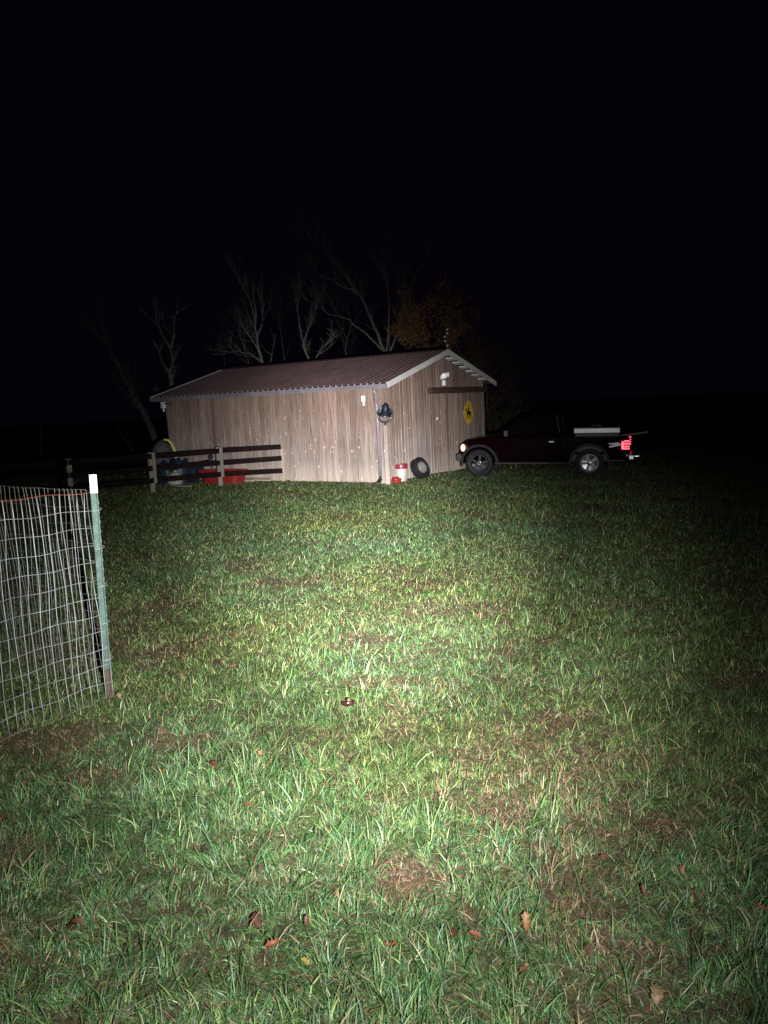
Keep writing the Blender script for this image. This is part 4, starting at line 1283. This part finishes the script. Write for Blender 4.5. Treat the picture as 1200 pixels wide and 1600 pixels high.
tree('bare_tree', 'thin bare tree with fine twigs behind the pale forked one', 29.0,
     [[(445, 580), (442, 540), (436, 500), (440, 455), (432, 420)], [(440, 520), (425, 490), (415, 450)], [(440, 500), (455, 470), (465, 440)]], 0.08, 'bark_dark', 29, side=8, twig_len=1.9)
tree('bare_tree', 'twiggy bare tree behind the left end of the roof ridge', 28.0,
     [[(352, 600), (350, 560), (345, 530), (350, 490), (342, 460)], [(350, 540), (365, 510), (372, 480)]], 0.07, 'bark_dark', 30, side=8, twig_len=1.7)
tree('bare_tree', 'thin bare tree behind the roof left of the leaning tree', 28.5,
     [[(545, 580), (540, 545), (548, 505), (540, 465)], [(542, 530), (525, 500), (518, 470)], [(546, 515), (562, 490), (570, 462)]], 0.07, 'bark', 31, side=8, twig_len=1.7)

# oak that still holds its brown leaves, behind the gable
def leafy(name, label, Y, stems, r0, seed, n_leaf, tone, size):
    root, tips = tree(name, label, Y, stems, r0, 'bark_dark', seed, side=9, twig_len=1.7, spread=0.6, group=None)
    rnd = np.random.default_rng(seed)
    vs, fs, cols_ = [], [], []
    r = random.Random(seed)
    cand = [pp for pp, lv in tips]
    for _ in range(n_leaf):
        pp = r.choice(cand)
        i = r.randint(1, len(pp) - 1)
        c = pp[i - 1].lerp(pp[i], r.random()) + Vector((r.gauss(0, 0.16), r.gauss(0, 0.16), r.gauss(0, 0.14)))
        a = Vector((r.gauss(0, 1), r.gauss(0, 1), r.gauss(0, 0.8))).normalized()
        b = a.cross(Vector((r.gauss(0, 1), r.gauss(0, 1), r.gauss(0, 1)))).normalized()
        L, w = size * r.uniform(0.6, 1.2), size * r.uniform(0.25, 0.5)
        k = len(vs)
        nrm = a.cross(b) * w * 0.35
        vs += [c - a * L / 2, c + b * w * 0.8 - a * L * 0.05 + nrm, c + a * L / 2, c - b * w * 0.8 - a * L * 0.05 + nrm]
        fs += [(k, k + 1, k + 2), (k, k + 2, k + 3)]
        t = r.random()
        base = tone[0] if t < 0.5 else tone[1] if t < 0.85 else tone[2]
        m = r.uniform(0.4, 1.05)
        cols_ += [(base[0] * m, base[1] * m, base[2] * m, 1)] * 4
    me = bpy.data.meshes.new('leaves')
    me.from_pydata([tuple(v) for v in vs], [], fs)
    me.materials.append(M['oak_leaf'])
    at_ = me.color_attributes.new('tint', 'FLOAT_COLOR', 'POINT')
    at_.data.foreach_set('color', np.array(cols_, np.float32).ravel())
    o = bpy.data.objects.new('leaves', me)
    col.objects.link(o)
    o.parent = root
    o['kind'] = 'stuff'
leafy('oak_tree', 'oak with dry orange-brown leaves behind the barn gable peak', 26.5,
      [[(668, 600), (666, 560), (662, 530), (660, 505)], [(664, 545), (648, 520), (642, 500)], [(664, 540), (685, 515), (695, 495)], [(666, 560), (700, 535), (722, 510)], [(666, 555), (652, 545), (640, 530)]],
      0.12, 41, 5200, ((0.32, 0.17, 0.075), (0.22, 0.125, 0.06), (0.42, 0.22, 0.08)), 0.17)
leafy('oak_tree', 'dim brown-leaved oak to the right behind the barn gable', 27.5,
      [[(765, 680), (762, 630), (756, 590), (750, 555)], [(760, 610), (742, 570), (730, 535)], [(758, 600), (778, 575), (792, 555)], [(762, 640), (790, 620), (806, 600)]],
      0.13, 42, 3400, ((0.12, 0.075, 0.04), (0.09, 0.06, 0.038), (0.15, 0.085, 0.04)), 0.17)
leafy('oak_tree', 'low dark leafy shrub behind the truck hood', 24.5,
      [[(790, 720), (790, 690), (786, 665)], [(790, 695), (805, 670), (815, 655)], [(790, 695), (775, 670)]],
      0.06, 43, 2600, ((0.10, 0.075, 0.04), (0.08, 0.075, 0.04), (0.13, 0.08, 0.04)), 0.11)

# thin pole with white insulators behind the ridge
P = pt(698, 560, 25.2)
g = float(gz(P.x, 25.2))
o = empty('insulator_pole', loc=(P.x, 25.2, g))
tag(o, 'thin dark pole with white knobs sticking up behind the barn peak', 'pole')
top = pt(698, 512, 25.2).z - g
mb = MB(); mb.tube([(0, 0, -0.2), (0, 0, top)], [0.022, 0.016], 8); mb.build('pole', M['black_plastic'], o)
rnd = random.Random(2)
for k, py in enumerate((515, 521, 526, 533, 540, 545)):
    z = pt(698, py, 25.2).z - g
    mb = MB(); mb.lathe([(0.0, -0.03), (0.020, -0.02), (0.024, 0.0), (0.016, 0.025), (0.0, 0.03)], 10, Matrix.Translation((rnd.uniform(-0.06, 0.06), -0.03, z)))
    mb.build('insulator', M['white_plastic'], o, smooth=True)

# ------------------------------------------------------------------ fallen leaves and one glossy scrap on the lawn
def leaf_mesh(name, seed, narrow=1.0):
    """lobed leaf with a raised midrib, curled edges and a stalk"""
    r = random.Random(seed)
    n = 9
    L = 0.10
    half = [0.0, 0.016, 0.030, 0.018, 0.036, 0.020, 0.032, 0.014, 0.0]
    curl, bend = r.uniform(0.4, 1.1), r.uniform(-0.5, 0.6)
    vs, fs = [], []
    for i in range(n):
        t = i / (n - 1)
        x = (t - 0.5) * L
        z = bend * 0.05 * (1 - (2 * t - 1) ** 2) + 0.002
        for sg in (-1, 0, 1):
            w = half[i] * narrow * r.uniform(0.85, 1.15) * abs(sg)
            vs.append((x + (0.006 if sg and i % 2 == 0 else 0), sg * w, z + curl * w * (1.0 + 6 * w)))
    for i in range(n - 1):
        a = i * 3
        fs += [(a, a + 3, a + 4, a + 1), (a + 1, a + 4, a + 5, a + 2)]
    k = len(vs)
    vs += [(-L * 0.5, -0.0012, 0.002), (-L * 0.5, 0.0012, 0.002), (-L * 0.72, 0.006, 0.006), (-L * 0.72, 0.0035, 0.006)]
    fs += [(k, k + 1, k + 2, k + 3)]
    me = bpy.data.meshes.new(name)
    me.from_pydata(vs, [], fs)
    me.polygons.foreach_set('use_smooth', [True] * len(me.polygons))
    return me
leaf_shapes = [leaf_mesh('leaf_blade', 50 + i, 1.0 if i % 2 else 0.75) for i in range(5)]
LV = [  # picture spot, colour, size, own label
    (822, 1460, 2, 1.15, 'largest light brown fallen leaf, standing on edge in the near lawn right of centre'), (742, 1472, 0, 0.85, 'orange-brown fallen leaf just right of a dark one in the near lawn'),
    (712, 1472, 1, 0.7, 'small dark fallen leaf just left of an orange-brown one in the near lawn'), (610, 1488, 0, 0.9, 'rust-red fallen leaf at the bottom centre of the lawn'),
    (404, 1455, 1, 1.0, 'dark red-brown leaf standing upright in the near lawn left of centre'), (428, 1492, 0, 0.9, 'flat rust-coloured leaf just below the upright dark one'),
    (1025, 1570, 4, 1.1, 'pale tan curled leaf at the bottom right of the lawn'), (334, 1203, 1, 0.9, 'dark maroon leaf on the lawn right of the pen, below the green post'),
    (407, 1186, 2, 0.9, 'light orange leaf beside the dark maroon one in the mid lawn'), (750, 966, 2, 1.2, 'flat pale orange leaf on the farther lawn right of centre'),
    (185, 1096, 4, 1.0, 'pale tan leaf lying at the foot of the green post'), (282, 963, 4, 1.1, 'pale leaf on the farther lawn right of the wire pen'),
    (365, 1047, 2, 0.95, 'orange leaf, right one of a close pair in the mid lawn'), (347, 1043, 2, 0.8, 'orange leaf, left one of a close pair in the mid lawn'),
    (477, 1516, 5, 0.6, 'small yellow leaf at the bottom left of the lawn'), (122, 1461, 3, 1.1, 'long brown leaf in the near lawn at far left'),
    (1005, 1408, 1, 0.8, 'dark brown leaf standing upright in the dim right lawn'), (905, 911, 0, 1.0, 'rusty leaf on the dim farther lawn below the truck'),
]
for px, py, ci, sc, lab in (
        (362, 1236, 1, 0.7, 'tiny dark leaf between the maroon leaf and the lower red one, mid lawn'), (390, 1268, 0, 0.8, 'red-brown leaf lying just below a tan one in the mid lawn'),
        (412, 1250, 4, 0.7, 'narrow tan leaf just above the red-brown one in the mid lawn'), (255, 1215, 0, 0.7, 'small rusty leaf left of the dark maroon leaf'),
        (480, 1457, 1, 0.7, 'small dark brown leaf to the right of the upright dark one'), (525, 1412, 2, 0.6, 'small orange leaf in the near lawn, above and left of the rust-red one'),
        (8, 1288, 0, 0.8, 'rusty leaf at the left picture edge, below the wire pen'), (507, 1236, 3, 0.6, 'tiny brown leaf in the brightest grass, below the glossy scrap'),
        (920, 1497, 1, 0.8, 'dark brown leaf low in the right lawn beside the largest leaf'), (820, 1525, 3, 0.8, 'brown leaf straight below the largest light brown leaf'),
        (1190, 1430, 0, 0.8, 'reddish leaf at the right picture edge in the dim grass'), (1062, 1372, 2, 0.7, 'small orange-tan leaf in the dim right lawn'),
        (945, 1352, 3, 0.7, 'narrow brown leaf left of the orange-tan one in the right lawn'), (507, 1036, 2, 0.8, 'orange leaf above and left of the glossy scrap'),
        (548, 1078, 2, 0.7, 'light orange leaf just above the glossy scrap'), (303, 1012, 3, 0.7, 'small brown leaf above the close pair of orange leaves'),
        (940, 1022, 4, 0.8, 'pale leaf on the brown patch in the right lawn'), (170, 1150, 3, 0.7, 'brown leaf on the bare soil below the green post'),
        (40, 1232, 3, 0.7, 'brown leaf at far left just below the bare soil strip'), (690, 1250, 3, 0.65, 'small brown leaf in the worn patch right of centre')):
    LV.append((px, py, ci, sc, lab))
rl = random.Random(77)
for px, py, ci, sc, lab in LV:
    P = at(px, py)
    me = leaf_shapes[rl.randint(0, 4)].copy()
    me.materials.append(LEAF_MAT[ci])
    o = bpy.data.objects.new('fallen_leaf', me)
    col.objects.link(o)
    upright = lab and ('upright' in lab or 'on edge' in lab)
    tilt = rl.uniform(0.7, 1.0) if upright else rl.uniform(0.05, 0.45)
    o.matrix_world = (Matrix.Translation((P.x, P.y, P.z + (0.040 if upright else 0.026))) @ Matrix.Rotation(tilt, 4, 'X') @ Matrix.Rotation(rl.uniform(0, 6.28), 4, 'Z')
                      @ Matrix.Rotation(rl.uniform(-0.3, 0.3), 4, 'Y') @ Matrix.Scale(sc * 0.50, 4))
    tag(o, lab, 'leaf', 'fallen leaves on the lawn')

P = at(545, 1113)
o = empty('glossy_scrap', loc=(P.x, P.y, P.z + 0.035), rz=0.1)
tag(o, 'small glossy maroon curved scrap with an amber bit in the middle of the lawn', 'scrap')
mb = MB()
vs, fs = [], []
for i in range(9):
    a = math.radians(200 + 140 * i / 8)
    for j, (rr, zz) in enumerate(((0.030, 0.0), (0.038, 0.010), (0.038, 0.022), (0.031, 0.027), (0.026, 0.018))):
        vs.append((rr * math.cos(a) * 1.0, rr * math.sin(a) * 0.8 + 0.02, zz))
for i in range(8):
    fs += [(i * 5 + j, (i + 1) * 5 + j, (i + 1) * 5 + (j + 1) % 5, i * 5 + (j + 1) % 5) for j in range(5)]
fs += [tuple(range(5))[::-1], tuple(range(40, 45))]
mb.add(vs, fs); mb.build('shell', M['glossy'], o, smooth=True)
mb = MB(); mb.lathe([(0.0, 0.0), (0.012, 0.004), (0.013, 0.018), (0.0, 0.028)], 10, Matrix.Translation((0.004, 0.012, 0.015))); mb.build('amber_bit', M['amber_bit'], o, smooth=True)

# ------------------------------------------------------------------ grass
rng = np.random.default_rng(12)
def vnoise(x, y, scale, seed):
    g = np.random.default_rng(seed).random((64, 64))
    u, v = x / scale + 100, y / scale + 100
    i, j = np.floor(u).astype(int), np.floor(v).astype(int)
    fu, fv = u - i, v - j
    fu, fv = fu * fu * (3 - 2 * fu), fv * fv * (3 - 2 * fv)
    G = lambda a, b: g[a % 64, b % 64]
    return (G(i, j) * (1 - fu) + G(i + 1, j) * fu) * (1 - fv) + (G(i, j + 1) * (1 - fu) + G(i + 1, j + 1) * fu) * fv
PATCH = []
for px, py, rx, ry in ((120, 1150, 0.55, 0.22), (20, 1180, 0.4, 0.2), (840, 1003, 0.5, 0.28), (770, 950, 0.6, 0.4), (800, 1270, 0.22, 0.22), (20, 1350, 0.25, 0.25), (1030, 1285, 0.22, 0.16), (720, 1185, 0.3, 0.2),
                       (240, 950, 0.45, 0.5), (500, 905, 0.8, 0.5), (640, 1380, 0.2, 0.16), (860, 1135, 0.3, 0.2), (250, 1165, 0.3, 0.15), (1170, 1065, 0.4, 0.2), (560, 1005, 0.35, 0.3), (620, 1215, 0.25, 0.15), (160, 1215, 0.35, 0.12), (680, 915, 0.5, 0.4)):
    P = at(px, py)
    PATCH.append((P.x, P.y, rx * 0.8, ry * 0.8))
def brown(x, y):
    """0..1: how far the grass is worn to brown thatch"""
    b = np.zeros_like(x)
    wob = vnoise(x, y, 0.13, 5) - 0.5
    wob2 = vnoise(x, y, 0.35, 6) - 0.5
    for cx, cy, rx, ry in PATCH:
        d = np.sqrt(((x - cx) / rx) ** 2 + ((y - cy) / ry) ** 2)
        b = np.maximum(b, np.clip((0.95 - d + wob * 1.3 + wob2 * 1.1) * 1.3, 0, 0.95))
    nb = 0.55 * vnoise(x, y, 0.7, 7) + 0.3 * vnoise(x, y, 0.26, 8) + 0.15 * vnoise(x, y, 0.1, 9)
    b = np.maximum(b, np.clip((nb - 0.62) * 4.5, 0, 0.6))
    return 0.95 * b * (1 - 0.3 * sstep(4.5, 8.0, y))

def scatter(y0, y1, dens, inner=0.0):
    """points on the lawn between two distances, wide enough for a step to the side"""
    edge = (0.55, 0.5) if not inner else (0.62, 1.7)
    hw = edge[0] * y1 + edge[1]
    n = int(dens * 2 * hw * (y1 - y0))
    x, y = rng.uniform(-hw, hw, n), rng.uniform(y0, y1, n)
    k = (np.abs(x) < edge[0] * y + edge[1]) & ((np.abs(x) > 0.55 * y + 0.5) if inner else True)
    x, y = x[k], y[k]
    # none inside the barn
    bi = np.array(BINV)
    lx, ly = bi[0, 0] * x + bi[0, 1] * y + bi[0, 3], bi[1, 0] * x + bi[1, 1] * y + bi[1, 3]
    k = ~((lx > -BL) & (lx < 0.02) & (ly > -0.03) & (ly < BW))
    return x[k], y[k]

def blades(x, y, length, width, tilt, bend, az, color, segs):
    """numpy blades: ribbons that taper to a point"""
    n = len(x)
    S = np.linspace(0, 1, segs + 1)
    pos = np.stack([x, y, gz(x, y) - 0.004], 1)
    curl = rng.normal(0, 0.7, n)
    tw = az + np.pi / 2 + rng.normal(0, 0.5, n)
    side = np.stack([np.cos(tw), np.sin(tw), rng.normal(0, 0.15, n)], 1)
    V = np.zeros((n, 2 * segs + 1, 3), np.float32)
    cur = pos.copy()
    for i, s in enumerate(S):
        if i:
            th = tilt + bend * (S[i - 1] + s) / 2
            step = length / segs
            a_ = az + curl * s
            dirh = np.stack([np.cos(a_), np.sin(a_)], 1)
            cur = cur + np.stack([dirh[:, 0] * np.sin(th) * step, dirh[:, 1] * np.sin(th) * step, np.cos(th) * step], 1)
        # a blade that bends over rests on the turf
        floor = gz(cur[:, 0], cur[:, 1]) + 0.004
        cur[:, 2] = np.maximum(cur[:, 2], floor if i else cur[:, 2])
        if i < segs:
            w = width * (1 - 0.75 * s ** 2) * 0.5
            V[:, 2 * i] = cur - side * w[:, None]
            V[:, 2 * i + 1] = cur + side * w[:, None]
        else:
            V[:, 2 * segs] = cur
    C = np.repeat(np.concatenate([color, np.ones((n, 1))], 1)[:, None, :], 2 * segs + 1, 1).astype(np.float32)
    return V, C, segs

def build_blades(name, sets, mat, label):
    vs, cs, loops, starts, totals = [], [], [], [], []
    vo, lo = 0, 0
    for V, C, segs in sets:
        n, k = V.shape[0], V.shape[1]
        vs.append(V.reshape(-1, 3)); cs.append(C.reshape(-1, 4))
        base = vo + np.arange(n) * k
        pat, st, tt = [], [], []
        for i in range(segs - 1):
            st.append(len(pat)); tt.append(4)
            pat += [2 * i, 2 * i + 1, 2 * i + 3, 2 * i + 2]
        st.append(len(pat)); tt.append(3)
        pat += [2 * (segs - 1), 2 * (segs - 1) + 1, 2 * segs]
        pat = np.array(pat)
        loops.append((base[:, None] + pat[None, :]).ravel())
        starts.append((lo + np.arange(n)[:, None] * len(pat) + np.array(st)[None, :]).ravel())
        totals.append(np.tile(np.array(tt), n))
        vo += n * k; lo += n * len(pat)
    vs, cs = np.concatenate(vs), np.concatenate(cs)
    loops, starts, totals = np.concatenate(loops), np.concatenate(starts), np.concatenate(totals)
    me = bpy.data.meshes.new(name)
    me.vertices.add(len(vs)); me.vertices.foreach_set('co', vs.astype(np.float32).ravel())
    me.loops.add(len(loops)); me.loops.foreach_set('vertex_index', loops.astype(np.int32))
    me.polygons.add(len(starts)); me.polygons.foreach_set('loop_start', starts.astype(np.int32))
    me.polygons.foreach_set('loop_total', totals.astype(np.int32))
    me.polygons.foreach_set('use_smooth', np.ones(len(starts), bool))
    me.update(calc_edges=True)
    a = me.color_attributes.new('tint', 'FLOAT_COLOR', 'POINT')
    a.data.foreach_set('color', cs.ravel())
    me.materials.append(mat)
    o = bpy.data.objects.new(name, me)
    col.objects.link(o)
    tag(o, label, 'grass', kind='stuff')
    print(name, 'tris', int((totals - 2).sum()))
    return o

def pick(n, pal, w):
    i = rng.choice(len(pal), n, p=np.array(w) / sum(w))
    return np.array(pal)[i]
GREEN = [(0.060, 0.130, 0.034), (0.050, 0.126, 0.046), (0.098, 0.172, 0.048), (0.160, 0.205, 0.062), (0.155, 0.22, 0.13), (0.31, 0.285, 0.15)]
STRAW = [(0.31, 0.185, 0.115), (0.25, 0.13, 0.085), (0.40, 0.295, 0.19), (0.17, 0.085, 0.058), (0.28, 0.235, 0.12)]
green_sets, straw_sets = [], []
def turf(y):
    """blades per square metre thin out evenly with distance"""
    return 19500 * np.minimum(1, 3.0 / np.maximum(y, 0.1)) ** 1.7
for y0, y1, segs, lmul, thin in ((1.3, 3.2, 3, 0.78, 1.0), (3.2, 5.5, 2, 0.70, 1.0), (5.5, 9.0, 2, 0.66, 1.0), (9.0, 14.0, 2, 0.68, 1.0), (14.0, 20.5, 2, 0.72, 1.0), (20.5, 25.0, 2, 0.85, 0.2),
                                 (0.6, 5.5, 2, 0.95, 0.12), (5.5, 14.0, 2, 0.85, 0.18)):
    inner = 1.0 if thin < 0.19 else 0.0
    dens = float(turf(y0)) * thin
    # green blades, growing in tufts that lean together
    x, y = scatter(y0, y1, dens, inner)
    k = rng.random(len(x)) < turf(y) / turf(y0)
    x, y = x[k], y[k]
    wmul = (0.68 + np.maximum(0, y - 3) * 0.082) * (1 if thin > 0.5 else 2.0)
    br = brown(x, y)
    keep = rng.random(len(x)) > 0.78 * br
    x, y, br, wmul = x[keep], y[keep], br[keep], wmul[keep]
    n = len(x)
    clump = vnoise(x, y, 0.11, 21)
    lean_az = vnoise(x, y, 0.16, 22) * 12.6 + vnoise(x, y, 0.05, 23) * 4
    az = lean_az + rng.normal(0, 0.9, n)
    length = np.clip(rng.gamma(3.0, 0.0205, n), 0.018, 0.20) * (0.6 + 0.8 * clump) * lmul * (1 - 0.35 * br)
    width = (0.0025 + 0.0052 * rng.random(n) ** 1.6) * wmul
    tilt = np.abs(rng.normal(0.72, 0.45, n))
    bend = np.abs(rng.normal(1.0, 0.65, n))
    c = pick(n, GREEN, (4, 3, 4, 2.6, 1.9, 1.3))
    hue = vnoise(x, y, 1.1, 31)[:, None]
    c = c * (1 + (hue - 0.5) * np.array([0.4, 0.12, -0.25])) * np.exp(rng.normal(-0.06, 1, (n, 1)) * (0.38 - 0.18 * sstep(5, 13, y))[:, None])
    dry = rng.random(n) < 0.05 + 0.5 * br
    c[dry] = pick(int(dry.sum()), STRAW, (3, 2, 2, 1, 3)) * 0.9
    green_sets.append(blades(x, y, length, width, tilt, bend, az, c, segs))
    # dead straw lying in the turf
    x, y = scatter(y0, y1, dens * 0.44, inner)
    k = rng.random(len(x)) < turf(y) / turf(y0)
    x, y = x[k], y[k]
    br = brown(x, y)
    keep = rng.random(len(x)) < 0.30 + 0.70 * br
    x, y = x[keep], y[keep]
    n = len(x)
    wmul = (0.68 + np.maximum(0, y - 3) * 0.082) * (1 if thin > 0.5 else 2.0)
    straw_sets.append(blades(x, y, rng.uniform(0.02, 0.075, n), rng.uniform(0.0013, 0.0034, n) * wmul, rng.uniform(1.1, 1.5, n), rng.uniform(0, 0.3, n), rng.uniform(0, 6.28, n),
                             pick(n, STRAW, (3, 3, 2, 3, 1)) * rng.uniform(0.6, 1.2, (n, 1)), 2 if y1 < 6 else 1))
build_blades('grass', green_sets, M['grass'], 'uneven green lawn grass in leaning tufts')
build_blades('dry_grass', straw_sets, M['straw'], 'dead brown straw matted in the lawn')
